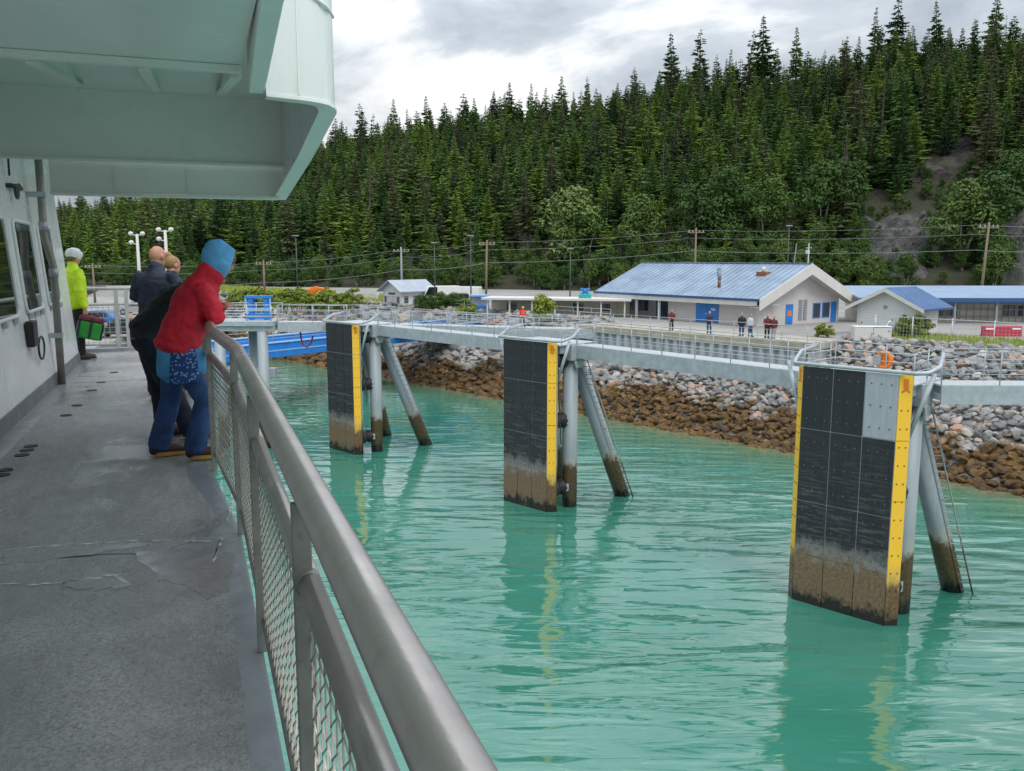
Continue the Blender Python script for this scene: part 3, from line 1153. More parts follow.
for a in (WALL_S0 + .1, WALL_S1 - .1):
    mb.hexa([tuple(shore(x, b, z)) for z in (2.0, 5.79) for x, b in ((a - .1, WALL_Q + .35), (a - .1, 9.3), (a + .1, 9.3), (a + .1, WALL_Q + .35))])
mb.build('return_wall', M_SHEET, seawall, local=False)


def railing(name, label, cat, pts, height=1.07, step=1.8, rails=(1.0, .66, .33), r=.021, mat=M_GALV, wires=0, parent=None):
    """a post and rail line along 3D base points"""
    pts = [Vector(p) for p in pts]
    if parent is None:
        o = thing(name, label, cat, pts[0])
        pn = 'rail'
    else:
        o = parent
        pn = 'hand_rail'
    mb = MB()
    for k in rails:
        mb.tube([p + Vector((0, 0, height * k)) for p in pts], r if k == 1.0 else r * .75, 6)
    ra = mb.build(pn, mat, o, True, local=False)
    for a, b in zip(pts[:-1], pts[1:]):
        d = (b - a).length
        m_ = max(1, round(d / step))
        for i in range(m_ + (1 if b is pts[-1] else 0)):
            p = a.lerp(b, i / m_)
            MB().tube([p, p + Vector((0, 0, height))], r, 6).build('post', mat, o if parent is None else ra, True, local=False)
    if wires:
        mb = MB()
        for a, b in zip(pts[:-1], pts[1:]):
            m_ = max(2, int((b - a).length / wires))
            for i in range(m_):
                p = a.lerp(b, (i + .5) / m_)
                mb.beam(p + Vector((0, 0, .1)), p + Vector((0, 0, height * .95)), .012, .012, (1, 0, 0))
        mb.build('baluster_grid', mat, o if parent is None else ra, local=False)
    return o


railing('guard_railing', 'grey pipe railing along the sea wall ledge where people stand', 'railing', [shore(a, WALL_Q + .15, YARD + .02) for a in (WALL_S0, WALL_S1)], 1.1, 1.9)
railing('guard_railing', 'grey pipe railing on the shore edge left of the sea wall, beside the cream canopy', 'railing', [shore(WALL_S1 + 1, 10.2, YARD), shore(78, 10.2, YARD)], 1.1, 2.4)


def chain_fence(label, pts, height, step=2.6):
    o = thing('chain_link_fence', label, 'fence', pts[0])
    mb = MB()
    for a, b in zip(pts[:-1], pts[1:]):
        a, b = Vector(a), Vector(b)
        d = (b - a)
        n_ = int(d.length / .22)
        for i in range(n_):
            p = a.lerp(b, i / n_)
            q1 = a.lerp(b, min(1, (i + .9 * height / .22 * .22 / 1.6) / n_))
            mb.beam(p + Vector((0, 0, .05)), p + Vector((0, 0, height)), .008, .008, (0, 1, 0))
        for k in range(int(height / .22)):
            mb.beam(a + Vector((0, 0, .1 + k * .22)), b + Vector((0, 0, .1 + k * .22)), .008, .008)
    mb.build('wire_mesh', M_GALVL, o, local=False)
    mb = MB()
    mb.tube([Vector(p) + Vector((0, 0, height)) for p in pts], .03, 6)
    mb.build('top_rail', M_GALVL, o, True, local=False)
    for a, b in zip(pts[:-1], pts[1:]):
        a, b = Vector(a), Vector(b)
        n_ = max(1, round((b - a).length / step))
        for i in range(n_ + 1):
            p = a.lerp(b, i / n_)
            MB().tube([p, p + Vector((0, 0, height + .1))], .04, 6).build('post', M_GALVL, o, True, local=False)
    return o


chain_fence('chain link fence on the grass in front of the small gabled hut', [shore(13, 10.6, YARD), shore(-18, 10.6, YARD)], 1.7)


# ------------------------------------------------------------------ mooring dolphins
def dolphin(label, loc, plate=False, W2=1.45, ZT=8.15):
    """local x along the fender face, y inland, z up from the water"""
    t = thing('mooring_dolphin', label, 'dolphin', loc, R(-45), 'mooring dolphins with fender panels')
    ZB = -.9
    # fender panel: three columns of facing plates, small gaps between them
    mb = MB()
    colw = 2 * W2 / 3
    rows = [ZB, 1.75, 3.65, 6.2, ZT]
    for c in range(3):
        for r_ in range(4):
            if plate and c == 2 and r_ == 3:
                continue
            mb.box(-W2 + c * colw + .018, -W2 + (c + 1) * colw - .018, -.10, -.076, rows[r_] + .016, rows[r_ + 1] - .016)
    pn = None
    pmb = mb
    pmb.cur = 1
    back = MB().box(-W2, W2, -.075, .05, ZB, ZT - .03)
    pale = None
    if plate:
        pale = MB().box(-W2 + 2 * colw + .018, W2 - .018, -.10, -.076, rows[3] + .016, ZT - .016)
    for c in range(3):
        for r_ in range(4):
            for fx in (.2, .5, .8):
                z0, z1 = rows[r_], rows[r_ + 1]
                n_ = 3
                for k in range(n_):
                    z = z0 + (k + .5) * (z1 - z0) / n_
                    if z > .3:
                        x = -W2 + (c + fx) * colw
                        mb.tube([(x, -.099, z), (x, -.112, z)], .028, 8)
    pn = pmb.build('fender_panel', [M_PANEL, M_BOLT], t)
    back.build('backing_sheet', M_BACK, pn)
    if pale:
        pale.build('pale_facing', M_PLATE, pn, bevel=.012, label='pale grey replacement facing plate at the top right of the panel')
    # yellow chamfer strips folded back at 45 degrees
    for sg in (1, -1):
        x0, y0 = sg * (W2 + .01), -.08
        x1, y1 = sg * (W2 + .31), .22
        nx, ny = -.05 * sg * .7, .05 * .7
        yb = MB()
        for z0, z1 in ((ZB, 4.2), (4.22, 6.2), (6.22, ZT - .02)):
            q = [(x0, y0), (x1, y1), (x1 + nx, y1 + ny), (x0 + nx, y0 + ny)]
            if sg < 0:
                q = q[::-1]
            yb.hexa([(a, b, z) for z in (z0, z1) for a, b in q])
        bb = yb
        bb.cur = 1
        for k in range(13):
            z = .6 + k * .6
            for f in (.25, .75):
                a, b = x0 + (x1 - x0) * f, y0 + (y1 - y0) * f
                bb.tube([(a, b, z), (a + .014 * sg, b - .014, z)], .022, 6)
        yo = yb.build('yellow_strip', [M_YELLOW, M_RUBBER], pn)
        MB().hexa([(a, b, z) for z in (ZT - .55, ZT - .14) for a, b in ([(x0 + (x1 - x0) * f + .004 * sg, y0 + (y1 - y0) * f - .004) for f in (.3, .7)] + [(x0 + (x1 - x0) * f - .002 * sg, y0 + (y1 - y0) * f + .002) for f in (.7, .3)])]).build('reflector', M_ORANGE, yo)
        MB().box(min(sg * W2, sg * (W2 + .28)), max(sg * W2, sg * (W2 + .28)), .28, .34, ZB, ZT - .1).build('edge_plate', M_PILE, pn)
    fb = MB()
    for x in (-1.2, 0, 1.2):
        fb.box(x - .09, x + .09, .055, .50, ZB, ZT - .15)
    for z in (1.2, 4.0, 7.0):
        fb.box(-1.45, 1.45, .06, .44, z, z + .2)
    fb.build('panel_frame', M_PILE, t)
    # round rubber fenders between panel and piles
    for sg in (1, -1):
        for z in (1.0, 4.3, 7.2):
            f = MB()
            f.tube([(sg * 1.3, .45, z), (sg * 1.3, .58, z), (sg * 1.3, .62, z), (sg * 1.3, .95, z), (sg * 1.3, 1.0, z), (sg * 1.3, 1.15, z)], [.42, .42, .36, .25, .38, .38], 18)
            f.build('rubber_fender', M_RUBBER, t, True)
            if z < 7:
                MB().box(sg * 1.45 - .22, sg * 1.45 + .22, 1.1, 1.3, z - .18, z + .18).build('fender_bracket', M_GALV, t, bevel=.02)
    # vertical piles and batter piles
    for sg in (1, -1):
        MB().tube([(sg * 1.45, 1.55, -2), (sg * 1.45, 1.55, 7.25)], .37, 24).build('pile', M_PILE, t, True)
        top, foot = Vector((sg * 1.05, 2.35, 7.25)), Vector((sg * 2.1, 4.9, 0))
        low = foot + (foot - top) * .3
        bp = MB().tube([low, top], .38, 24).build('batter_pile', M_PILE, t, True)
        if sg == 1:
            lb = MB()
            off = Vector((.52, -.06, 0))
            a, b = top + off, foot + off
            side = Vector((.16, .1, 0))
            for k in (-1, 1):
                lb.tube([a + side * k, b + side * k], .03, 6)
            for k in range(24):
                p = a.lerp(b, (k + .5) / 24)
                lb.tube([p - side, p + side], .018, 5)
            for k in (.12, .5, .85):
                p = a.lerp(b, k)
                lb.tube([p, p - off * .55], .03, 5)
            lb.build('ladder', M_LADDER, bp)
    # cap
    cb = MB()
    cb.box(-1.95, 1.95, 1.05, 2.0, 7.2, 7.95)
    cb.box(-1.55, 1.55, 2.003, 2.75, 7.15, 7.9)
    cb.box(-1.75, 1.75, .5, 1.047, 7.55, 7.93)
    cap = cb.build('pile_cap', M_GALV, t, bevel=.03)
    for sg in (1, -1):
        MB().prism([(sg * 1.955, 1.2, 7.19), (sg * 1.955, 1.9, 7.19), (sg * 1.955, 1.75, 6.85), (sg * 1.955, 1.35, 6.85)], (.03 * sg, 0, 0)).build('gusset_plate', M_GALV, cap)
    MB().box(-1.9, 1.9, .3, 2.9, 7.955, 8.0).build('deck_grating', M_GALVL, cap)
    # diagonal braces from the bull rail back to the panel
    for sg in (1, -1):
        MB().tube([(sg * (W2 + .85), .5, ZT + .05), (sg * (W2 + .2), .42, 6.3)], .075, 10).build('brace', M_GALV, t, True)
        MB().tube([(sg * 1.55, .5, 7.6), (sg * 1.6, .75, 3.2)], .035, 6).build('chain', M_DARKP, t)
    # bull rail over the panel, ends swept back and up
    MB().tube([(-W2 - .35, 1.6, ZT + .55), (-W2 - .5, .7, ZT + .4), (-W2 - .42, .15, ZT + .14), (-W2 - .3, -.10, ZT + .07), (0, -.10, ZT + .07), (W2 + .5, -.10, ZT + .07), (W2 + .8, .1, ZT + .1), (W2 + .95, .6, ZT + .25), (W2 + .8, 1.3, ZT + .6)], .066, 12).build('bull_rail', M_GALV, t, True)
    # hand rails round the cap
    hb_ = MB()
    for z in (9.0, 8.7, 8.4):
        hb_.tube([(-1.85, .45, z), (-1.85, 2.85, z), (1.85, 2.85, z), (1.85, .45, z)], .017, 6)
    hr = hb_.build('hand_rail', M_GALV, t, True)
    for x, y in [(-1.85, .45), (-1.85, 1.6), (-1.85, 2.85), (0, 2.85), (1.85, 2.85), (1.85, 1.6), (1.85, .45)]:
        MB().tube([(x, y, 7.98), (x, y, 9.0)], .02, 6).build('post', M_GALV, hr, True)
    return t


D1 = Vector((-10.6, 53.5, 0))
D2 = Vector((.68, 41.3, 0))
D3 = Vector((11.17, 28.45, 0))
dolphin('farthest of the three dolphins, both of its raking piles in view', D1, False, 1.4, 8.03)
dolphin('middle dolphin of the three, its black panel with one broad yellow strip', D2, False, 1.45, 8.13)
dolphin('nearest dolphin, its black panel with a pale grey plate at the top right corner', D3, True, 1.62, 8.36)
IN = Vector((.7071, .7071, 0))
AL = Vector((.7071, -.7071, 0))


def catwalk(label, a, b, width=1.15, depth=.62, rails=True, post=1.9, mat=M_GALV):
    a, b = Vector(a), Vector(b)
    t = thing('catwalk', label, 'catwalk', a)
    d = (b - a).normalized()
    sd_ = d.cross(Vector((0, 0, 1))).normalized()
    mb = MB()
    for k in (-1, 1):
        mb.beam(a + sd_ * k * width / 2, b + sd_ * k * width / 2, .09, depth)
    n_ = int((b - a).length / 1.6)
    for i in range(n_ + 1):
        p = a.lerp(b, i / n_)
        mb.beam(p - sd_ * (width / 2 - .05), p + sd_ * (width / 2 - .05), .08, .2, dz=-.3)
    mb.build('girder', mat, t, local=False)
    MB().beam(a, b, width - .1, .05, dz=.004).build('walk_grating', M_GALVL, t, local=False)
    if rails:
        for k in (-1, 1):
            railing('', '', '', [a + sd_ * k * (width / 2 - .02), b + sd_ * k * (width / 2 - .02)], 1.07, post, parent=t)
    return t


zc = 7.93
catwalk('grey catwalk linking the nearest dolphin to the middle dolphin in front of the sea wall', D3 + IN * 2.0 - AL * 1.97 + Vector((0, 0, zc)), D2 + IN * 2.0 + AL * 1.97 + Vector((0, 0, zc)))
catwalk('grey catwalk linking the middle dolphin to the farthest dolphin', D2 + IN * 2.0 - AL * 1.97 + Vector((0, 0, zc)), D1 + IN * 2.0 + AL * 1.97 + Vector((0, 0, zc)))
catwalk('grey catwalk running off to the right from behind the nearest dolphin', D3 + IN * 1.9 + AL * 1.98 + Vector((0, 0, zc)), Vector((34, 27.2, 8.0)))
PL = Vector((-17.2, 55.6, 8.1))
catwalk('grey catwalk from the farthest dolphin to the pile platform with the blue frame', D1 + IN * 1.9 - AL * 1.98 + Vector((0, 0, zc)), PL + Vector((2.3, -.1, -.1)))

# life ring and its box at the nearest dolphin
LRS = .74
lr = thing('life_ring', 'bright orange life ring with grey box on the rail behind the nearest dolphin', 'life ring', D3 - AL * .12 + IN * 2.95 + Vector((0, 0, 8.0)), R(-45))
lr.scale = (LRS, LRS, LRS)
MB().ball((0, .05, .58), .44, .10, .44, 28, 12).build('ring_cover', M_ORANGE, lr, True)
MB().torus((0, -.03, .58), .33, .10, (0, 1, 0), 28, 10).build('ring', M_ORANGE, lr, True)
MB().box(-.46, -.10, -.20, -.03, .34, .80).build('rope_box', M_GREYCLOTH, lr, bevel=.03)
MB().tube([(0, .12, 0), (0, .12, .9)], .035, 8).build('post', M_GALVL, lr, True)

# pile platform at the left with a blue frame on it
pf = thing('pile_platform', 'grey steel platform on concrete piles at the left, carrying the blue frame', 'platform', (PL.x, PL.y, 0))
mb = MB()
mb.box(-3.6, 2.3, -1.4, 1.4, 7.78, 8.1)
mb.box(-3.6, 2.3, -1.2, -.8, 7.45, 7.777)
mb.box(-3.6, 2.3, .8, 1.2, 7.45, 7.777)
mb.build('platform_deck', M_GALV, pf, bevel=.03)
for x, y in [(1.5, -1.0), (.35, 1.0), (-1.2, -1.0), (-2.8, 1.0)]:
    MB().tube([(x, y, -2), (x, y, 7.44)], .33, 20).build('pile', M_PILE, pf, True)
MB().box(-3.2, 2.0, -.25, .25, 4.4, 5.0).build('cross_beam', M_GALV, pf, bevel=.03)
ra = MB()
for z in (9.1, 8.75, 8.4):
    ra.tube([(2.2, -1.35, z), (-3.55, -1.35, z), (-3.55, 1.35, z), (2.2, 1.35, z)], .028, 6)
ra.build('hand_rail', M_GALVL, pf, True)
for x, y in [(2.2, -1.35), (.7, -1.35), (-.8, -1.35), (-2.2, -1.35), (-3.55, -1.35), (-3.55, 1.35), (-1.5, 1.35), (.5, 1.35), (2.2, 1.35)]:
    MB().tube([(x, y, 8.1), (x, y, 9.1)], .03, 6).build('post', M_GALVL, pf, True)
bf = thing('blue_gantry', 'bright blue steel gantry with cross bars standing on the pile platform', 'gantry', (PL.x + 1.0, PL.y + .3, 8.1))
mb = MB()
for x in (-.48, .48):
    mb.box(x - .13, x + .13, -.25, .25, 0, 1.35)
mb.build('leg', M_BLUE, bf, bevel=.015)
MB().box(-.85, .85, -.3, .3, 1.353, 1.52).build('top_beam', M_BLUE, bf, bevel=.015)
MB().box(-.85, .85, -.33, -.26, .05, .4).build('lower_panel', M_BLUE, bf, bevel=.01)
MB().box(-.8, .8, -.31, -.26, .62, .75).build('cross_bar', M_BLUET, bf, bevel=.01)
for x in (-.78, .78):
    MB().box(x - .05, x + .05, -.29, -.23, .4, 1.35).build('side_bar', M_BLUET, bf)

# blue vehicle ramp from the shore down to the left
ga, gb_ = A(205, 346, 68), A(474, 320, 92)
vr = thing('vehicle_ramp', 'blue steel ramp bridge sloping up to the shore behind the farthest dolphin', 'ramp', (ga.x, ga.y, 0))
d = (gb_ - ga).normalized()
sd_ = d.cross(Vector((0, 0, 1))).normalized()
MB().beam(ga - sd_ * 2.6, gb_ - sd_ * 2.6, .35, 1.15).build('girder', M_BLUE, vr, local=False, bevel=.02)
MB().beam(ga + sd_ * 2.6, gb_ + sd_ * 2.6, .35, 1.15).build('girder', M_BLUE, vr, local=False, bevel=.02)
fl = MB()
for k in (-1, 1):
    fl.beam(ga + sd_ * 2.6 * k, gb_ + sd_ * 2.6 * k, .55, .08, dz=.085)
    fl.beam(ga + sd_ * (2.6 * k + .19), gb_ + sd_ * (2.6 * k + .19), .04, .1, dz=-.55)
fl.build('flange', M_BLUET, vr, local=False)
MB().beam(ga, gb_, 5.0, .2, dz=-.8).build('road_deck', M_GALV, vr, local=False)
railing('', '', '', [ga + sd_ * 2.6 + Vector((0, 0, .09)), gb_ + sd_ * 2.6 + Vector((0, 0, .09))], .9, 2.2, parent=vr)
for f in (.02, .98):
    p = ga.lerp(gb_, f)
    for k in (-1, 1):
        q = p + sd_ * 2.2 * k
        MB().tube([(q.x, q.y, -2), (q.x, q.y, p.z - 1.2)], .4, 16).build('pile', M_PILE, vr, True, local=False)
hs = thing('hose', 'red hose hanging in a loop from the catwalk over the blue ramp', 'hose', A(302, 326, 56))
MB().tube([A(300, 328, 56), A(301, 338, 56), A(303, 345, 56), A(307, 347, 56), A(311, 343, 56), A(313, 336, 56)], .06, 8).build('hose_loop', M_RED, hs, True, local=False)

# grey approach walkway from the sea wall to the left
aw0, aw1 = Vector((8.3, 74.0, 6.0)), Vector((-14.5, 81.5, 6.0))
aw = catwalk('long grey approach walkway between the sea wall and the ramp, with the worker on it', aw0, aw1, 2.0, .75, True, 2.4)
for f in (.03, .97):
    p = aw0.lerp(aw1, f)
    MB().tube([(p.x, p.y, -1), (p.x, p.y, 5.25)], .25, 14).build('pile', M_PILE, aw, True, local=False)


# ------------------------------------------------------------------ buildings
def facing(rz):
    return Vector((math.cos(rz), math.sin(rz), 0)), Vector((-math.sin(rz), math.cos(rz), 0))


def win(mb_f, mb_p, x0, x1, z0, z1, y, t=.07):
    mb_f.box(x0 - t, x1 + t, y - .05, y, z0 - t, z0)
    mb_f.box(x0 - t, x1 + t, y - .05, y, z1, z1 + t)
    mb_f.box(x0 - t, x0, y - .05, y, z0 + .001, z1 - .001)
    mb_f.box(x1, x1 + t, y - .05, y, z0 + .001, z1 - .001)
    mb_p.box(x0 + .001, x1 - .001, y - .022, y - .004, z0 + .001, z1 - .001)


def add_window(parent, x0, x1, z0, z1, y, mat=M_BLUE, rot=None, org=(0, 0, 0), name='window', sub='window_pane'):
    f, p = MB(), MB()
    win(f, p, x0, x1, z0, z1, y)
    if rot is not None:
        for m_ in (f, p):
            m_.v = [tuple(rot @ Vector(v) + Vector(org)) for v in m_.v]
    fo = f.build(name, mat, parent)
    p.build(sub, M_PANE, fo)
    return fo


# terminal: local x along the eave facing the water (left end to right end), y inland
tr_ = math.atan2(-TS.y, -TS.x)
TL, TW, EAVE, RIDGE = 21.3, 13.0, 2.15, 5.05
corner = Vector((20.3, 71.6, YARD))            # outer eave corner nearest the viewer
tt_ = R(-56)
ex, ey = facing(tt_)
term_o = corner - ex * TL
tb = thing('terminal_building', 'long low ferry terminal with a faded blue metal roof, broad white gable and blue doors', 'building', term_o, tt_)
OV = 1.1
mb = MB()
# walls: main block, recessed porch on the left part of the long side
mb.box(9.6, TL - 1.0, OV, TW - OV, -.05, EAVE + .25)
mb.box(.8, 9.597, 2.9, TW - OV, -.05, EAVE + .25)
mb.prism([(TL - 1.02, OV, EAVE + .253), (TL - 1.02, TW - OV, EAVE + .253), (TL - 1.02, TW / 2, RIDGE - .25)], (-.2, 0, 0))
mb.prism([(.82, OV, EAVE + .253), (.82, TW / 2, RIDGE - .25), (.82, TW - OV, EAVE + .253)], (.2, 0, 0))
mb.build('wall', M_SIDING, tb)
rb = MB()
for sg in (0, 1):
    y0 = 0 if sg == 0 else TW
    rb.hexa([(0, y0, EAVE), (TL, y0, EAVE), (TL, TW / 2, RIDGE), (0, TW / 2, RIDGE)][::1 if sg == 0 else -1] + [(0, y0, EAVE + .18), (TL, y0, EAVE + .18), (TL, TW / 2, RIDGE + .18), (0, TW / 2, RIDGE + .18)][::1 if sg == 0 else -1])
roof = rb.build('roof', M_ROOF, tb)
sm = MB()
for i in range(34):
    x = .3 + i * (TL - .6) / 33
    sm.beam((x, .02, EAVE + .215), (x, TW / 2 - .05, RIDGE + .215), .04, .05, (0, -.4, 1))
sm.build('standing_seam', M_ROOF, roof)
MB().beam((-.02, TW / 2, RIDGE + .24), (TL + .02, TW / 2, RIDGE + .24), .4, .06).build('ridge_cap', M_ROOF, roof)
MB().box(-.02, TL + .02, -.12, -.01, EAVE + .05, EAVE + .22).build('gutter', M_ROOFB, roof)
MB().box(0, TL - .3, -.008, .12, EAVE - .38, EAVE - .003).build('eave_fascia', M_FASCIA, tb)
MB().box(.1, TL - .3, .123, 2.9, EAVE - .36, EAVE - .30).build('soffit', M_FASCIA, tb)
bg_ = MB()
for sg in (0, 1):
    y0 = -.05 if sg == 0 else TW + .05
    q = [(TL + .03, y0, EAVE - .75), (TL + .03, y0, EAVE + .17), (TL + .03, TW / 2, RIDGE + .17), (TL + .03, TW / 2, RIDGE - .75)]
    bg_.prism(q if sg else q[::-1], (.09, 0, 0))
bg_.build('barge_board', M_FASCIA, tb)
sp_ = MB()
for sg in (0, 1):
    y0 = 0.02 if sg == 0 else TW - .02
    q = [(TL, y0, EAVE - .5), (TL, TW / 2, RIDGE - .52), (TL - 1.0, TW / 2, RIDGE - .52), (TL - 1.0, y0, EAVE - .5)]
    sp_.prism(q, (0, 0, -.03))
sp_.build('gable_soffit', M_FASCIA, tb)
for x in (.4, 3.2, 6.2, 9.3):
    MB().box(x - .09, x + .09, .15, .33, -.02, EAVE - .37).build('porch_post', M_FASCIA, tb)
for x0, x1 in ((1.6, 2.7), (3.6, 4.9)):
    add_window(tb, x0, x1, .55, 1.55, 2.89)
f = add_window(tb, 6.2, 7.9, .05, 1.62, 2.89, name='entrance_door', sub='door_pane')
MB().box(7.02, 7.08, 2.83, 2.885, .05, 1.6).build('mullion', M_BLUE, f)
add_window(tb, 8.4, 8.9, .3, 1.6, 2.89)
dd = MB().box(13.2, 14.55, OV - .06, OV - .003, .03, 1.66).box(14.57, 15.9, OV - .06, OV - .003, .03, 1.66).build('double_door', M_BLUE, tb, bevel=.01)
MB().box(15.05, 15.55, OV - .075, OV - .062, 1.1, 1.3).build('door_notice', M_FASCIA, dd)
MB().box(14.38, 14.5, OV - .10, OV - .062, .75, .85).build('door_handle', M_GALVL, dd)
MB().box(13.0, 16.1, OV - .04, OV - .003, 1.7, 1.85).build('door_trim', M_FASCIA, tb)
MB().box(TL - 1.35, TL - .98, OV - .03, OV - .002, 0, EAVE - .4).build('corner_board', M_FASCIA, tb)
# gable wall openings: face at x = TL-1.0 looking +x
RG = Matrix.Rotation(R(90), 3, 'Z')
og = Vector((TL - 1.0, 0, 0))
gd = MB().box(4.6, 5.5, -.06, -.003, .03, 1.75)
gd.v = [tuple(RG @ Vector(v) + og) for v in gd.v]
gdo = gd.build('gable_door', M_BLUE, tb)
x = MB().box(4.75, 5.3, -.08, -.062, .75, 1.2)
x.v = [tuple(RG @ Vector(v) + og) for v in x.v]
x.build('door_notice', M_ORANGE, gdo)
for a, b in ((6.3, 6.75), (6.95, 7.4)):
    x = MB()
    for k in range(12):
        x.box(a, b, -.07, -.003, .35 + k * .15, .35 + k * .15 + .10)
    x.v = [tuple(RG @ Vector(v) + og) for v in x.v]
    x.build('louvre_vent', M_GREYCLOTH, tb)
for a, b in ((8.3, 9.2), (9.6, 10.5)):
    add_window(tb, a, b, .5, 1.7, 0, rot=RG, org=og)
x = MB().box(10.8, 11.5, -.06, -.003, .03, 1.8)
x.v = [tuple(RG @ Vector(v) + og) for v in x.v]
x.build('gable_door', M_BLUE, tb)
# on the roof: stack pipe, rusty vents, masts at the gable


def on_roof(x, y):
    return EAVE + .18 + (RIDGE - EAVE) * (y / (TW / 2) if y < TW / 2 else (TW - y) / (TW / 2))


z = on_roof(15.2, 1.8)
pp_ = MB().tube([(15.2, 1.8, z - .1), (15.2, 1.8, z + .75)], .14, 12).build('chimney_pipe', M_RUST, roof, True)
MB().tube([(15.2, 1.8, z + .73), (15.2, 1.8, z + 1.5)], .17, 12).tube([(15.2, 1.8, z + 1.5), (15.2, 1.8, z + 1.7)], .12, 12).build('chimney_cowl', M_GREYCLOTH, pp_, True)
z = on_roof(18.0, 4.4)
MB().box(17.4, 18.5, 4.0, 4.8, z - .3, z + .22).build('roof_vent', M_RUST, roof, bevel=.04)
MB().ball((17.9, 4.4, z + .42), .22, .22, .26, 10, 6).build('vent_cap', M_FASCIA, roof, True)
z = on_roof(12.8, 4.2)
MB().tube([(12.8, 4.2, z - .1), (12.8, 4.2, z + .5)], .09, 10).build('vent_pipe', M_RUST, roof, True)
MB().tube([(TL - .4, 6.5, RIDGE), (TL - .4, 6.5, RIDGE + 1.9)], .05, 8).tube([(TL - .7, 6.5, RIDGE + 1.5), (TL - .1, 6.5, RIDGE + 1.5)], .03, 6).box(TL - .6, TL - .35, 6.35, 6.6, RIDGE + 1.0, RIDGE + 1.35).build('antenna_mast', M_FASCIA, tb)
MB().tube([(TL - 2.2, 6.9, RIDGE), (TL - 2.0, 6.9, RIDGE + 1.9)], .045, 8).build('mast', M_GREYCLOTH, tb)

# small white gabled hut at the right: local x along the front (left to right), y inland
hut = thing('gabled_hut', 'small white gabled hut with a strong blue roof beside the terminal', 'building', (25.85, 65.0, YARD), tr_)
HW, HD_, HE, HR = 4.3, 3.6, 2.35, 3.45
mb = MB().box(0, HW, 0, HD_, -.05, HE)
mb.prism([(0, .003, HE), (HW, .003, HE), (HW / 2, .003, HR)], (0, HD_ - .006, 0))
mb.build('wall', M_SIDINGW, hut)
rb = MB()
for sg in (-1, 1):
    xe, ze = HW / 2 + sg * (HW / 2 + .75), HE - .36
    q = [(HW / 2, -.6, HR), (xe, -.6, ze), (xe, -.6, ze + .14), (HW / 2, -.6, HR + .14)]
    rb.prism(q if sg < 0 else q[::-1], (0, HD_ + 1.4, 0))
hroof = rb.build('roof', M_ROOFB, hut)
bb = MB()
for sg in (-1, 1):
    xe, ze = HW / 2 + sg * (HW / 2 + .78), HE - .38
    q = [(HW / 2, -.64, HR - .16), (xe, -.64, ze - .12), (xe, -.64, ze + .13), (HW / 2, -.64, HR + .13)]
    bb.prism(q if sg < 0 else q[::-1], (0, .035, 0))
bb.build('barge_board', M_FASCIA, hut)
for x in (0, HW):
    MB().box(x - .09, x + .09, -.03, .09, -.02, HE - .05).build('corner_board', M_FASCIA, hut)
MB().box(HW - .012, HW + .03, -.02, .16, 0, HE - .3).build('drain_pipe', M_ROOFB, hut)
MB().tube([(HW * .47, -.02, 2.15), (HW * .47, .0, 2.15)], .16, 12).build('vent', M_GREYCLOTH, hut)
for x, h_ in ((.75, .95), (3.0, 1.25)):
    hy = thing('gas_bottle', 'dark grey %s standing in front of the white gabled hut' % ('tall rounded cylinder' if h_ > 1 else 'short rounded canister'), 'cylinder', Vector((25.85, 65.0, YARD)) + facing(tr_)[0] * x - facing(tr_)[1] * .9)
    MB().tube([(0, 0, 0), (0, 0, h_ * .8), (0, 0, h_ * .92), (0, 0, h_)], [.26, .26, .17, .08], 14).build('bottle_body', M_GREYCLOTH, hy, True)
    MB().tube([(0, 0, h_), (0, 0, h_ + .12)], .05, 8).build('valve', M_DARKP, hy)

# long open shed behind it
ls = thing('long_shed', 'long low grey shed with a pale blue metal roof behind the gabled hut', 'building', (31.5, 77, YARD), R(-2))
MB().box(0, 38, 1.5, 6, 0, 2.2).build('back_wall', M_CREAM, ls)
q = [(-1, -.3, 2.1), (-1, 6.3, 2.95), (-1, 6.3, 3.11), (-1, -.3, 2.26)]
rf = MB().prism(q, (41, 0, 0)).build('roof', simple('pale_blue_roof_metal', (.26, .35, .49), .4, metal=.1, var=.2, scale=.6), ls)
MB().box(-1, 40, -.38, -.3, 1.86, 2.22).build('gutter', M_ROOFB, rf)
for i in range(11):
    MB().box(.2 + i * 3.6, .36 + i * 3.6, -.1, .06, 0, 2.05).build('post', M_GREYCLOTH, ls)
sh = MB()
for z in (.5, 1.1, 1.65):
    sh.box(.5, 37, 1.3, 1.42, z, z + .07)
for i in range(60):
    sh.box(.5 + i * .62, .54 + i * .62, 1.32, 1.40, .05, 2.0)
sh.build('shelf_frame', M_GREYCLOTH, ls)
for i, x in enumerate((6.2, 7.4, 12.5, 13.8, 20, 27)):
    add_window(ls, x, x + .9, .55, 1.45, 1.49, M_DARKP)

# small shed at the left: gable looks left-front, long side right-front
sh_r = math.atan2(-TS.y, -TS.x) + R(2)
s_o = G(401, 306, YARD)
sx_, sy_ = facing(sh_r)
shd = thing('storage_shed', 'small white shed with a grey metal roof left of the parked white vehicles', 'building', s_o - sx_ * 3.6, sh_r)
SW, SDp = 3.6, 4.6
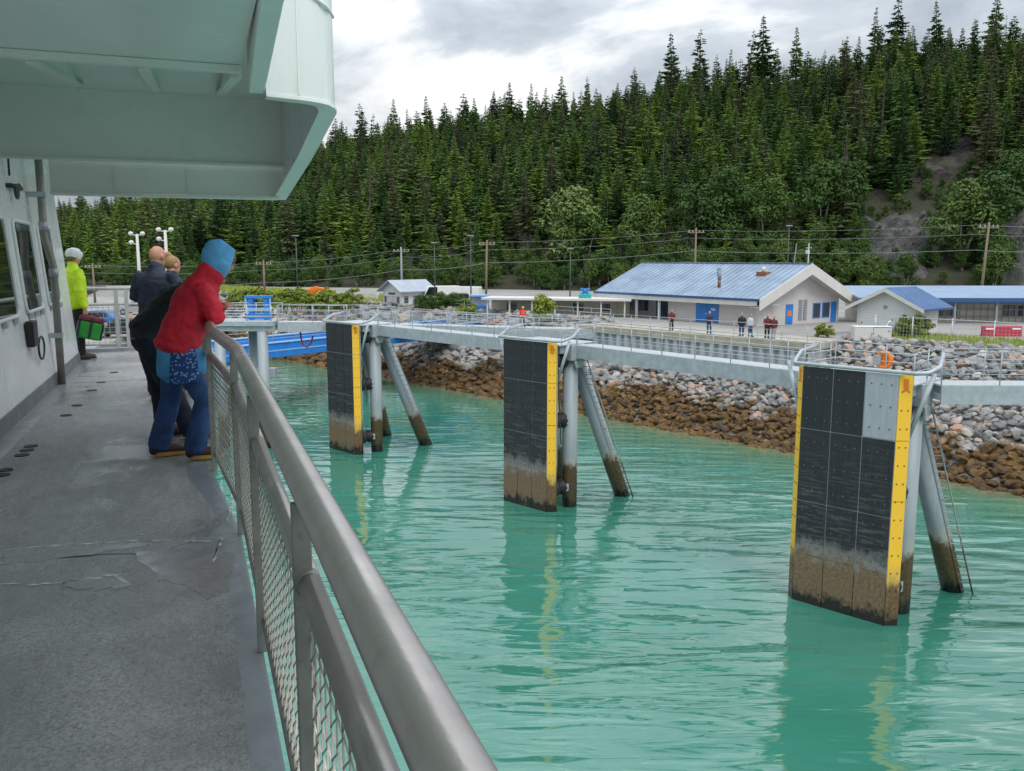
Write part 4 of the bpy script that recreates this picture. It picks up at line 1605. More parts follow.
# ridge runs inland (local y); gable at y=0 looks toward the water
shd.rotation_euler.z = sh_r
mb = MB().box(0, SW, 0, SDp, -.05, 1.95)
mb.prism([(0, .003, 1.95), (SW, .003, 1.95), (SW / 2, .003, 2.95)], (0, SDp - .006, 0))
mb.build('wall', M_SIDINGW, shd)
rb = MB()
for sg in (-1, 1):
    xe, ze = SW / 2 + sg * (SW / 2 + .6), 1.62
    q = [(SW / 2, -.6, 2.95), (xe, -.6, ze), (xe, -.6, ze + .12), (SW / 2, -.6, 3.07)]
    rb.prism(q if sg < 0 else q[::-1], (0, SDp + 1.2, 0))
rb.build('roof', M_ROOFG, shd)
MB().box(SW * .32, SW * .68, -.08, -.003, 1.35, 1.55).build('lamp_bar', M_DARKP, shd)
for x in (.3, 2.9):
    add_window(shd, x, x + .35, .35, 1.05, -.003, M_GREYCLOTH)
RS = Matrix.Rotation(R(90), 3, 'Z')
for y in (.5, 1.9, 3.3):
    add_window(shd, y, y + .55, .3, 1.1, 0, M_GREYCLOTH, rot=RS, org=(SW, 0, 0))

# cream canopy building left of the terminal
cp = thing('canopy_shelter', 'long low cream shelter with a flat pale roof left of the terminal', 'shelter', (-2.6, 88, YARD), R(-14))
MB().box(-.4, 14.6, -.5, 3.4, 1.55, 1.78).build('roof', M_FASCIA, cp, bevel=.03)
MB().box(0, 14.2, 2.0, 3.0, 0, 1.549).build('back_wall', M_CREAM, cp)
for i in range(7):
    MB().box(.1 + i * 2.3, .24 + i * 2.3, -.2, -.06, 0, 1.549).build('post', M_FASCIA, cp)
for x in (1.6, 4.2, 8.5, 11.2):
    add_window(cp, x, x + 1.1, .45, 1.2, 1.999, M_FASCIA)
orn = thing('roof_ornament', 'teal and blue figure shaped sign standing on the shelter roof beside the terminal', 'sign', A(585, 297.5, 86))
orn.location.z = YARD + 1.78
M_TEAL = simple('teal_paint', (.02, .36, .33), .5, var=.15)
MB().box(-.62, .62, -.2, .2, 0, .42).build('sign_base', M_TEAL, orn, bevel=.06)
MB().ball((0, 0, .72), .26, .16, .24, 12, 8).ball((-.32, 0, .88), .17, .12, .13, 10, 6).ball((.32, 0, .88), .17, .12, .13, 10, 6).ball((-.24, 0, .5), .17, .12, .14, 10, 6).ball((.24, 0, .5), .17, .12, .14, 10, 6).build('sign_figure', M_BLUE, orn, True)

bk = thing('blue_kiosk', 'small bright blue open kiosk between the parked vehicles and the cream shelter', 'kiosk', A(479.5, 314, 92))
bk.location.z = YARD - .05
MB().box(-1.0, 1.0, -.6, .6, 0, .8).build('counter', M_BLUE, bk, bevel=.02)
MB().box(-1.05, 1.05, -.65, .65, 1.75, 1.95).build('roof', M_BLUET, bk, bevel=.02)
for x in (-.93, .93):
    MB().box(x - .06, x + .06, -.5, -.38, .8, 1.749).build('post', M_BLUE, bk)
MB().box(-.85, .85, .3, .4, .8, 1.749).build('back_panel', M_FASCIA, bk)

# white chest and red barrier on the grass at right
wc = thing('utility_chest', 'plain white double chest on the bank top above the orange life ring', 'chest', A(871, 339.5, 60), R(-6))
wc.location.z = YARD
MB().box(-1.25, -.01, -.45, .45, .05, 1.0).box(.01, 1.22, -.45, .45, .05, .96).build('chest_body', M_FASCIA, wc, bevel=.03)
MB().box(-1.27, 1.25, -.47, .47, 1.003, 1.06).build('lid', M_WHITE, wc, bevel=.02)
MB().box(-.14, -.04, -.49, -.452, .45, .6).box(.04, .14, -.49, -.452, .45, .6).box(.95, 1.1, -.48, -.452, .7, .8).build('latch', M_GREYCLOTH, wc)
ub = thing('white_bundle', 'lumpy white bundle leaning at the right end of the white chest', 'bundle', A(889, 335, 62.5))
ub.location.z = YARD
MB().ball((0, 0, .55), .36, .3, .5, 12, 8).ball((.1, .05, 1.0), .25, .22, .28, 10, 6).ball((.25, 0, .3), .3, .3, .32, 10, 6).build('bundle_cloth', M_WHITE, ub, True)
rbx = thing('red_barrier', 'low red barrier with two white patches on the grass at the right edge', 'barrier', A(1001, 336, 64), R(-3))
rbx.location.z = YARD
MB().prism([(-1.38, -.25, .05), (-1.38, .25, .05), (-1.38, .2, .75), (-1.38, -.2, .75)], (2.76, 0, 0)).build('barrier_body', M_RED, rbx, bevel=.03)
for x in (-.95, .95):
    MB().box(x - .3, x + .3, -.262, -.225, .5, .62).build('white_patch', M_WHITE, rbx)
MB().box(-1.38, 1.38, -.29, .29, 0, .08).build('barrier_foot', M_RED, rbx)

# grass and bushes on the bank top
lawn = [shore(a, b, YARD + .008) for a, b in ((14, 10.6), (14, 15.5), (9, 17.0), (-40, 17.5), (-40, 10.2))]
struct(MB().prism(lawn, (0, 0, .004)).build('lawn', simple('mown_yellow_green_grass', (.32, .37, .06), .95, var=.35, scale=.6, bump=.8, bscale=12)))
rg = random.Random(5)


def tuft_field(n_, fn, hmin, hmax, wd=.05):
    mb_ = MB()
    for _ in range(n_):
        p = fn()
        h_ = rg.uniform(hmin, hmax)
        a = rg.uniform(0, 6.28)
        dx = Vector((math.cos(a), math.sin(a), 0)) * wd
        tip = p + Vector((rg.uniform(-.3, .3) * h_, rg.uniform(-.3, .3) * h_, h_))
        mb_.add([p - dx, p + dx, tip], [(0, 1, 2)])
    return mb_


o = tuft_field(9000, lambda: shore(rg.uniform(-22, 13), rg.uniform(10, 17), YARD - .02), .15, .45, .07).build('grass', M_GRASS)
tag(o, 'strip of rough yellowish grass along the bank top at the right', 'grass', kind='stuff')
o = tuft_field(9000, lambda: shore(rg.uniform(80, 150), rg.uniform(10.5, 22), YARD - .02), .3, .9, .12).build('grass', M_GRASS)
tag(o, 'rough green grass on the bank top behind the left catwalk', 'grass', kind='stuff')
lab_near = 'bushy yellow green shrub on the bank top beside the white chest'
for (px_, py_, D_, sc) in [(905, 334, 62.5, .9), (915, 336, 61.5, .85), (898, 335, 62.0, .6), (924, 335, 62.5, .75)]:
    p = A(px_, py_, D_)
    place_tree('shrub', BUSH[int(px_) % 3], (p.x, p.y, YARD), px_, sc, lab_near, 'shrub', 'shrubs by the white chest', ('foliage', 'stem'))
for (px_, py_, D_, sc) in [(822, 334, 63, .5), (829, 335, 63, .45)]:
    p = A(px_, py_, D_)
    place_tree('shrub', BUSH[int(px_) % 3], (p.x, p.y, YARD), px_, sc, 'low yellow green shrub at the right end of the sea wall', 'shrub', 'low shrubs at the sea wall end', ('foliage', 'stem'))
p = A(543, 322, 82)
place_tree('shrub', BUSH[0], (p.x, p.y, YARD - .4), 1, 1.35, 'single bright yellow green shrub in front of the cream shelter', 'shrub', None, ('foliage', 'stem'))
p = A(467, 322, 90)
place_tree('shrub', BUSH[1], (p.x, p.y, YARD - .6), 2, 1.1, 'narrow green shrub just left of the blue kiosk', 'shrub', None, ('foliage', 'stem'))
for i in range(26):
    px_ = 236 + i * 4.6 + rg.uniform(-2, 2)
    p = A(px_, 300, 103 + rg.uniform(-5, 5) - (px_ - 240) * .05)
    place_tree('shrub', BUSH[i % 3], (p.x, p.y, YARD - .1), i, rg.uniform(.7, 1.25), 'yellow green shrub in the hedge line behind the blue frame', 'shrub', 'shrubs behind the blue frame', ('foliage', 'stem'))
for i in range(12):
    px_ = 418 + i * 4.2 + rg.uniform(-1.5, 1.5)
    p = A(px_, 310, 97 + rg.uniform(-1, 1))
    place_tree('shrub', LEAFY[i % 4], (p.x, p.y, YARD - .1), i, rg.uniform(.16, .24), 'dark green shrub along the fence in front of the parked vehicles', 'shrub', 'shrubs along the vehicle yard fence', ('foliage', 'stem'))

# ------------------------------------------------------------------ dock on the far left, seen through the end railing
dk = MB().hexa([(-95, 64, -3), (-31, 64, -3), (-45, 150, -3), (-120, 150, -3), (-95, 64, 5.4), (-31, 64, 5.4), (-45, 150, 5.4), (-120, 150, 5.4)]).build('dock_pavement', simple('pale_dock_concrete', (.30, .29, .27), .85, var=.25, scale=.4))
struct(dk)


# ------------------------------------------------------------------ vehicles
def vehicle(label, kind, loc, rz, body, length=4.6, width=1.85, roof=1.6, van=False, pickup=False, name=None):
    t = thing(name or kind, label, kind, loc, rz)
    hl = length / 2
    zb, zs = .32, .95
    lower = [(-hl, zb), (hl, zb), (hl, zs - .15), (hl - .1, zs - .03), (hl - 1.1, zs), (-hl + .05, zs)]
    if van:
        lower = [(-hl, zb), (hl, zb), (hl, zs - .05), (hl - .8, zs + .12), (hl - 1.5, roof), (-hl + .1, roof), (-hl, roof - .15)]
        cabin = None
    elif pickup:
        cabin = [(hl - 1.4, zs), (hl - 2.0, roof), (hl - 3.1, roof), (hl - 3.3, zs)]
    else:
        cabin = [(hl - 1.15, zs), (hl - 1.9, roof), (-hl + .9, roof), (-hl + .15, zs)]
    bo = MB().prism([(x, -width / 2, z) for x, z in lower], (0, width, 0)).build('body', body, t, bevel=.06)
    w2 = width / 2 - .08
    if cabin:
        MB().prism([(x, -w2, z + .002) for x, z in cabin], (0, 2 * w2, 0)).build('cabin', body, t, bevel=.05)
        cx = [x for x, _ in cabin]
        a, b = min(cx[1], cx[2]) + .1, max(cx[1], cx[2]) - .05
        for sg in (1, -1):
            y = sg * (w2 + .004)
            MB().prism([(a - .3, y, zs + .08), (b + .4, y, zs + .08), (b, y, roof - .1), (a, y, roof - .1)], (0, .01 * sg, 0)).build('side_window', M_GLASS, t)
    else:
        for sg in (1, -1):
            y = sg * (width / 2 + .003)
            MB().prism([(hl - 2.6, y, zs + .15), (hl - 1.0, y, zs + .2), (hl - 1.55, y, roof - .12), (hl - 2.6, y, roof - .12)], (0, .01 * sg, 0)).build('side_window', M_GLASS, t)
    for x in (hl - .85, -hl + .85):
        for sg in (1, -1):
            y = sg * (width / 2 - .1)
            wh = MB().tube([(x, y - .11, .34), (x, y + .11, .34)], .34, 16).build('wheel', M_RUBBER, t)
            MB().tube([(x, y + sg * .10, .34), (x, y + sg * .125, .34)], .19, 12).build('rim', M_GREYCLOTH, wh)
    for sg in (1, -1):
        MB().box(hl - .02, hl + .02, sg * (width / 2 - .35) - .14, sg * (width / 2 - .35) + .14, .66, .8).build('headlight', M_FASCIA, t)
    return t


M_CARW = simple('white_car_paint', (.70, .70, .68), .25, var=.05)
M_CARD = simple('dark_car_paint', (.03, .033, .038), .25, var=.1)
M_CARB = simple('blue_car_paint', (.04, .14, .36), .25, var=.1)
M_CARG = simple('silver_car_paint', (.32, .33, .34), .25, var=.1)


def gnd(px_, D_, z=YARD):
    p = A(px_, 300, D_)
    return Vector((p.x, p.y, z))


vehicle('white van parked just right of the small grey roofed shed', 'van', gnd(437, 108), R(200), M_CARW, 5.6, 2.0, 2.3, van=True)
vehicle('second white van, parked behind the dark pickup near the blue kiosk', 'van', gnd(460, 112), R(170), M_CARW, 5.4, 2.0, 2.1, van=True)
vehicle('dark pickup truck parked left of the blue kiosk', 'truck', gnd(464, 99), R(190), M_CARD, 5.4, 1.95, 1.75, pickup=True, name='pickup_truck')
vehicle('white car parked under the orange covered boat', 'car', gnd(323, 110), R(185), M_CARW, name='parked_car')
vehicle('dark car parked on the dock, seen through the end railing mesh', 'car', gnd(121, 73, 5.4), R(190), M_CARD, name='parked_car')
vehicle('blue car at the left on the dock, seen beside the cyclist', 'car', gnd(95, 84, 5.4), R(175), M_CARB, name='parked_car')
vehicle('silver car on the dock above the end railing, left of the man in navy', 'car', gnd(138, 103, 5.4), R(180), M_CARG, name='parked_car')
ob = thing('covered_boat', 'boat under an orange cover on the yard left of the small shed', 'boat', gnd(319, 112), R(188))
ob.scale = (.62, .62, .85)
MB().prism([(-2.6, -.9, 1.0), (2.2, -.9, 1.0), (3.0, -.2, 1.6), (2.4, -.3, 2.1), (.6, -.2, 2.5), (-2.6, -.6, 2.0)], (0, 1.6, 0)).build('boat_cover', M_ORANGE, ob, bevel=.12)
MB().prism([(-2.5, -.8, .45), (1.6, -.8, .45), (2.7, -.4, .99), (-2.5, -.9, .99)], (0, 1.5, 0)).build('hull', M_FASCIA, ob, bevel=.08)
MB().box(-1.6, 1.2, -.5, .5, 0, .44).build('trailer', M_DARKP, ob)
bar = thing('concrete_barrier', 'long pale grey concrete barrier wall left of the small shed', 'barrier', gnd(352, 119))
MB().beam(gnd(326, 123) + Vector((0, 0, 1.15)), gnd(378, 116) + Vector((0, 0, 1.15)), .4, 1.15).build('barrier_body', M_FASCIA, bar, local=False)
br = thing('orange_barrel', 'orange traffic barrel on the dock right of the cyclist', 'barrel', gnd(128, 78, 5.4))
MB().tube([(0, 0, 0), (0, 0, .12), (0, 0, .125), (0, 0, 1.7)], [.45, .45, .32, .26], 14).build('barrel_body', M_ORANGE, br, True)

# ------------------------------------------------------------------ poles, wires, lamps
def pole(name, label, px_, ytop, D_, mat, r=.14, arm=True, lean=0., group=None, cat='pole', lamps=0, zb=YARD):
    b = gnd(px_, D_, zb)
    zt = A(px_, ytop, D_).z
    t = thing(name, label, cat, b, 0, group)
    h_ = zt - zb
    MB().tube([(0, 0, -.3), (lean, 0, h_)], r, 10, r2=r * .65).build('shaft', mat, t, True)
    if arm:
        MB().box(lean - 1.1, lean + 1.1, -.09, .09, h_ - .65, h_ - .5).build('cross_arm', M_WOOD, t)
        for x in (-.95, -.45, .45, .95):
            MB().tube([(lean + x, 0, h_ - .5), (lean + x, 0, h_ - .3)], .05, 6).build('insulator', M_FASCIA, t)
    for k in range(lamps):
        sg = (-1, 1)[k % 2]
        MB().ball((sg * .75, -.1, h_ + .05 - (k // 2) * 1.1), .34, .22, .27, 10, 6).build('lamp_head', M_FASCIA, t, True)
        MB().tube([(0, 0, h_ - .2 - (k // 2) * 1.1), (sg * .6, 0, h_ - .1 - (k // 2) * 1.1)], .06, 6).build('lamp_arm', mat, t)
    return t


UP = [(95, 263, 'slender wooden utility pole farthest left, above the end railing'), (265, 260, 'wooden utility pole right of the blue hood'), (402, 247, 'utility pole with a cross arm behind the small shed'),
      (486, 240, 'wooden utility pole above the blue kiosk'), (694, 228, 'tall wooden utility pole behind the terminal roof'), (980, 222, 'leaning wooden utility pole behind the long shed')]
for px_, yt, lb in UP:
    pole('utility_pole', lb, px_, yt, 118 if px_ < 900 else 96, M_WOOD if px_ != 402 else M_GREYCLOTH, .17, True, .35 if px_ == 980 else (.15 if px_ == 486 else 0), 'utility poles')
for px_, yt, D_, lb in [(298, 236, 108, 'thin dark lamp pole beside the hedge, left of the orange covered boat'), (435, 243, 104, 'thin dark lamp pole right of the small shed'), (471, 236, 104, 'thin dark lamp pole left of the wooden pole by the blue kiosk'),
                        (570, 249, 104, 'thin dark lamp pole left of the terminal roof end'), (786, 226, 104, 'dark lamp pole above the terminal roof')]:
    p = pole('lamp_pole', lb, px_, yt, D_, M_DARKP, .09, False, 0, 'dark lamp poles', 'lamp pole')
    h_ = A(px_, yt, D_).z - YARD
    MB().box(-.35, .35, -.12, .12, h_ - .02, h_ + .1).build('lamp_head', M_GREYCLOTH, p)
pole('floodlight_tower', 'white floodlight tower left of the man in navy', 141, 234, 112, M_FASCIA, .26, False, 0, 'white floodlight towers', 'floodlight', 3)
pole('floodlight_tower', 'white floodlight tower rising behind the man in navy and the woman', 169, 230, 106, M_FASCIA, .26, False, 0, 'white floodlight towers', 'floodlight', 3)
tops = [(-40, 262)] + [(a, b) for a, b, _ in UP] + [(1100, 219)]
for k, (dz, lb) in enumerate([(-.3, 'uppermost overhead wire strung along the utility poles'), (-1.3, 'lower overhead wire strung along the utility poles'), (-3.0, 'thick lowest cable strung along the utility poles')]):
    pts = []
    for (a, ya), (b, yb_) in zip(tops[:-1], tops[1:]):
        Da, Db = (118 if a < 900 else 96), (118 if b < 900 else 96)
        p, q = A(a, ya, Da), A(b, yb_, Db)
        for i in range(12):
            u = i / 12
            v = p.lerp(q, u)
            pts.append((v.x, v.y + .2 * k, v.z + dz - 4 * u * (1 - u) * .35))
    tag(MB().tube(pts, .022 if k < 2 else .03, 4).build('overhead_wire', M_GREYCLOTH), lb, 'wire', 'overhead wires')

# ================================================================== FERRY
CA, SA = math.cos(SHIP), math.sin(SHIP)
DECK = H - 1.58
ferry = thing('ferry', 'white and pale green ferry whose wet grey side deck and aluminium railing fill the left', 'ferry', (0, 0, DECK), SHIP)
# ferry frame: u to starboard, v forward, h above the deck (w = h - 1.58 is the height from the eye)


def ship_at(px_, py_, h_=0.0):
    p = G(px_, py_, DECK + h_)
    return Vector((p.x * CA + p.y * SA, -p.x * SA + p.y * CA, h_))


EDGE = [(.20, -3.0), (.20, 5.14), (.09, 6.6), (.07, 16.5)]          # outer deck edge
MB().prism([(u, v, -.12) for u, v in EDGE] + [(-5.5, 16.5, -.12), (-5.5, -3, -.12)], (0, 0, .12)).build('deck', M_MARGIN, ferry)
MB().prism([(u - .05, v, -12.5) for u, v in EDGE] + [(-5.4, 16.4, -12.5), (-5.4, -2.9, -12.5)], (0, 0, 12.37)).build('hull', M_WHITE, ferry)
seamv = [(-1.48, ship_at(0, 562).y), (-.9, ship_at(70, 553).y), (.02, ship_at(215, 548).y)]
# nonskid sheets with a wet gap between them; corner of the far sheet worn round
near = [(-1.48, -2.9), (.10, -2.9), (.10, seamv[2][1] - .12), (-.9, seamv[1][1] - .05), (-1.48, seamv[0][1] - .05)]
far = [(-1.48, seamv[0][1] + .04), (-.9, seamv[1][1] + .04), (-.30, seamv[2][1] + .02), (-.14, seamv[2][1] + .10), (.02, seamv[2][1] + .22), (.07, seamv[2][1] + .40), (.09, seamv[2][1] + .55), (.09, seamv[2][1] + .6), (-.10, 6.6), (-.12, 12.2), (-1.48, 12.2)]
mb = MB()
for poly in (near, far):
    mb.prism([(u, v, .0005) for u, v in poly], (0, 0, .0045))
mb.prism([(u, v, .0005) for u, v in [(-1.48, 12.26), (-.12, 12.26), (-.12, 16.2), (-1.48, 16.2)]], (0, 0, .0035))
mb.build('nonskid_sheet', M_DECK, ferry)
t = NT('standing_water')
t.set(Base_Color=(.24, .238, .238), Roughness=t.range(t.noise(t.pos('Object'), 9, 4, .6), .35, .65, .12, .4))
t.put(t.b.inputs['Specular IOR Level'], .5)
M_PUD = t.m


def puddle(pts, seed, name='puddle', lab=None):
    """a thin film of water with a ragged outline"""
    r = random.Random(seed)
    out = []
    n_ = len(pts)
    for i in range(n_):
        a, b = Vector(pts[i]), Vector(pts[(i + 1) % n_])
        for k in range(5):
            p = a.lerp(b, k / 5)
            out.append((p.x + r.uniform(-1, 1) * .018, p.y + r.uniform(-1, 1) * .03, .0055))
    return MB().prism(out, (0, 0, .0015)).build(name, M_PUD, ferry)


for i, q in enumerate([[(135, 552), (215, 547), (232, 556), (228, 590), (205, 602), (180, 585), (150, 575)],
                       [(0, 556), (70, 551), (140, 544), (150, 548), (75, 557), (0, 566)],
                       [(60, 582), (95, 576), (130, 580), (128, 588), (98, 590), (66, 588)]]):
    puddle([tuple(ship_at(a, b))[:2] for a, b in q], 50 + i)
# white lifted edge of the coating and flakes
fk = MB()
r = random.Random(9)
for q in [[(0, 551), (60, 546), (140, 541), (215, 543)], [(0, 586), (55, 585), (85, 580), (115, 577), (131, 584)], [(213, 560), (217, 550), (222, 539)], [(228, 520), (232, 500), (228, 470)]]:
    P_ = [ship_at(a, b) for a, b in q]
    for a, b in zip(P_[:-1], P_[1:]):
        for k in range(11):
            if r.random() < .35:
                continue
            p = a.lerp(b, k / 11) + Vector((r.uniform(-.006, .006), r.uniform(-.012, .012), .0065))
            l, w_ = r.uniform(.01, .07), r.uniform(.002, .012)
            d = (b - a).normalized()
            s2 = Vector((-d.y, d.x, 0))
            fk.prism([p - d * l - s2 * w_ * .3, p + s2 * -w_, p + d * l, p + s2 * w_], (0, 0, .0015))
fk.build('flaking_paint', simple('flaked_white_paint', (.62, .64, .64), .4, var=.2), ferry)
# tie-down sockets in the deck
for (a, b) in [(66, 416), (77, 406), (92, 391), (101, 383), (114, 373), (31, 447), (27, 451), (22, 456), (5, 471), (2, 476)]:
    p = ship_at(a, b)
    MB().tube([(p.x, p.y, .0045), (p.x, p.y, .012)], .055, 14).build('deck_socket', M_RUBBER, ferry)

# cabin side: leans inboard with height
TILT = .075


def wall_u(h_):
    return -1.66 - TILT * h_


mb = MB()
VE = 14.7
mb.hexa([(wall_u(0) - .2, -3, 0), (wall_u(0), -3, 0), (wall_u(0), VE, 0), (wall_u(0) - .2, VE, 0), (wall_u(3.3) - .2, -3, 3.3), (wall_u(3.3), -3, 3.3), (wall_u(3.3), VE, 3.3), (wall_u(3.3) - .2, VE, 3.3)])
mb.hexa([(-5.2, VE - .2, 0), (wall_u(0) - .203, VE - .2, 0), (wall_u(0) - .203, VE - .003, 0), (-5.2, VE - .003, 0), (-5.2, VE - .2, 3.3), (wall_u(3.3) - .203, VE - .2, 3.3), (wall_u(3.3) - .203, VE - .003, 3.3), (-5.2, VE - .003, 3.3)])
wall = mb.build('cabin_wall', M_WHITE, ferry)
MB().hexa([(wall_u(0) + .001, -3, 0), (wall_u(0) + .014, -3, 0), (wall_u(0) + .014, VE, 0), (wall_u(0) + .001, VE, 0), (wall_u(.15) + .001, -3, .15), (wall_u(.15) + .014, -3, .15), (wall_u(.15) + .014, VE, .15), (wall_u(.15) + .001, VE, .15)]).build('kick_strip', M_KICK, wall)


def on_wall(v, h_, off=0.):
    return Vector((wall_u(h_) + off, v, h_))


for v0, v1 in ((6.6, 8.05), (8.75, 10.40), (10.88, 12.02), (12.52, 13.62)):
    h0, h1 = .98, 1.99
    rr = .09
    ol = []
    for (cv, ch_, a0) in ((v1 - rr, h1 - rr, 0), (v0 + rr, h1 - rr, 90), (v0 + rr, h0 + rr, 180), (v1 - rr, h0 + rr, 270)):
        for k in range(6):
            a = R(a0 + 90 * k / 5)
            ol.append((cv + rr * math.cos(a), ch_ + rr * math.sin(a)))
    g = MB().prism([on_wall(v, h_, .002) for v, h_ in ol], (.012, 0, 0)).build('window', M_GLASS, wall)
    fr = MB()
    loop = [on_wall(v, h_, .012) for v, h_ in ol]
    fr.tube(loop + [loop[0], loop[1]], .022, 6, False)
    fo = fr.build('window_frame', M_WINGWHITE, g, True)
    if True:
        lt = MB()
        for k in (.15, .5, .85):
            p = on_wall(v0 + (v1 - v0) * k, h0 - .04, .02)
            lt.box(p.x - .01, p.x + .025, p.y - .05, p.y + .05, p.z - .035, p.z + .035)
        lt.build('window_latch', M_GALVL, g)
# drain pipe with a jog, its clips; junction box with cable loop; hook with rope
pv = 12.2
dp = MB().tube([(-1.60, pv, .0), (-1.60, pv, 1.46), (-1.61, pv, 1.54), (-1.665, pv, 1.80), (-1.675, pv, 1.90), (-1.675, pv, 3.0)], .045, 14).build('drain_pipe', simple('dull_brown_grey_pipe', (.26, .25, .22), .45, metal=.3, var=.25, scale=6), ferry, True)
for h_ in (.62, 2.35):
    MB().box(wall_u(h_) + .002, -1.55 - (.07 if h_ > 2 else 0), pv - .06, pv + .06, h_ - .03, h_ + .03).build('pipe_clip', M_GALV, dp)
for h_ in (1.40, 1.97):
    c = -1.60 if h_ < 1.8 else -1.675
    MB().tube([(c, pv, h_ - .05), (c, pv, h_ + .05)], .056, 14).build('pipe_collar', M_GALV, dp, True)
p = on_wall(10.75, .76)
jb = MB().box(p.x + .004, p.x + .09, p.y - .14, p.y + .14, p.z - .14, p.z + .14).build('junction_box', M_BLACK, wall, bevel=.015)
c = on_wall(11.2, .56, .05)
MB().tube([on_wall(10.85, .64, .06)] + [Vector((c.x, c.y + .20 * math.cos(a), c.z + .13 * math.sin(a))) for a in [R(x) for x in range(150, 521, 20)]], .012, 6).build('cable_loop', M_BLACK, jb, True)
p = on_wall(11.4, 2.36)
hk = MB().tube([p + Vector((.0, -.45, 0)), p + Vector((.06, -.45, 0)), p + Vector((.06, .1, .0)), p + Vector((.02, .2, .05))], .025, 8).build('wall_hook', M_BLACK, wall, True)
MB().torus(p + Vector((.07, -.25, -.05)), .07, .02, (1, 0, 0), 16, 6).build('rope_ring', M_DARKP, wall, True)
MB().tube([p + Vector((.05, -.5, .1)), p + Vector((.05, -.48, .42)), p + Vector((.05, .25, .50)), p + Vector((.05, .9, .5))], .012, 6).build('cable', M_BLACK, wall, True)

# ---- bridge wing overhead
WZ = 1.58


def W(u, v, w_):
    return (u, v, w_ + WZ)


mb = MB()
mb.box(-5.3, .36, -3.2, 6.05, 1.22 + WZ, 1.50 + WZ)                       # low soffit over the viewer
mb.box(-5.3, .93, 6.17, 9.0, 1.52 + WZ, 1.62 + WZ)                       # ceiling of the open bay
mb.box(-5.3, .36, 6.053, 6.165, 1.222 + WZ, 1.60 + WZ)                    # step
mb.hexa([W(-5.3, 9.003, .90), W(.915, 9.003, .90), W(.915, 9.06, .90), W(-5.3, 9.06, .90), W(-5.3, 9.003, 1.70), W(.93, 9.003, 1.70), W(.93, 9.06, 1.70), W(-5.3, 9.06, 1.70)])
mb.hexa([W(-1.17, 9.10, .60), W(.895, 9.10, .61), W(.895, 9.15, .61), W(-1.17, 9.15, .60), W(-1.17, 9.10, .93), W(.905, 9.10, .93), W(.905, 9.15, .93), W(-1.17, 9.15, .93)])
mb.box(-5.3, -1.0, 9.063, 15.2, 1.30 + WZ, 1.40 + WZ)
wing = mb.build('bridge_wing', M_GREENWHITE, ferry)
MB().box(-5.3, .37, 6.03, 6.10, 1.175 + WZ, 1.217 + WZ).build('beam_flange', M_GREENWHITE, wing)
MB().box(-5.3, .88, 8.95, 9.0, .875 + WZ, .897 + WZ).build('beam_flange', M_GREENWHITE, wing)
MB().box(-1.17, .86, 9.03, 9.22, .575 + WZ, .597 + WZ).build('beam_flange', M_GREENWHITE, wing)
for u in (-2.2, -1.5, -.85, -.22, .33):
    MB().prism([W(u, 6.17, 1.19), W(u, 6.17, 1.517), W(u, 8.7, 1.517)], (.02, 0, 0)).prism([W(u - .025, 6.17, 1.16), W(u - .025, 6.17, 1.187), W(u - .025, 8.78, 1.517), W(u - .025, 8.78, 1.49)], (.07, 0, 0)).build('bracket', M_GREENWHITE, wing)
for u in (-.62, .02):
    MB().box(u - .012, u + .012, 9.085, 9.097, .61 + WZ, .87 + WZ).build('weld_seam', M_GREENWHITE, wing)
# longitudinal girder along the outer edge, sloping down forward
gq = [W(.30, 2.2, 1.35), W(.43, 2.2, 1.36), W(.51, 6.1, 1.06), W(.41, 6.1, 1.06)]
MB().hexa(gq + [W(.30, 2.2, 2.0), W(.43, 2.2, 2.0), W(.51, 6.1, 2.0), W(.41, 6.1, 2.0)]).build('edge_girder', M_GREENWHITE, wing, bevel=.008)
# outer shell: aft face turning round a soft corner into the outer side
prof = [(.515, 6.03)] + [(.72, 6.03), (.80, 6.035)] + [(.98 - .16 + .16 * math.sin(R(a)), 6.20 - .16 * math.cos(R(a))) for a in (15, 35, 55, 75, 90)] + [(.975, 7.5), (.925, 9.2)]
bot = [1.055, 1.045, 1.04, 1.035, 1.03, 1.02, 1.01, 1.0, .83, .60]
n = len(prof)
vs = [W(u, v, b) for (u, v), b in zip(prof, bot)] + [W(u, v, 3.4) for (u, v) in prof]
inn = []
for i, (u, v) in enumerate(prof):
    a = prof[max(0, i - 1)]
    b = prof[min(n - 1, i + 1)]
    d = Vector((b[0] - a[0], b[1] - a[1])).normalized()
    inn.append((u - d.y * .03, v + d.x * .03))
vs += [W(u, v, b) for (u, v), b in zip(inn, bot)] + [W(u, v, 3.4) for (u, v) in inn]
fs = []
for i in range(n - 1):
    fs += [(i, i + 1, n + i + 1, n + i), (2 * n + i + 1, 2 * n + i, 3 * n + i, 3 * n + i + 1), (i + 1, i, 2 * n + i, 2 * n + i + 1), (n + i, n + i + 1, 3 * n + i + 1, 3 * n + i)]
sh = MB().add(vs, fs).build('wing_shell', M_WINGWHITE, wing, True)
md = sh.modifiers.new('edges', 'EDGE_SPLIT')
md.split_angle = R(40)
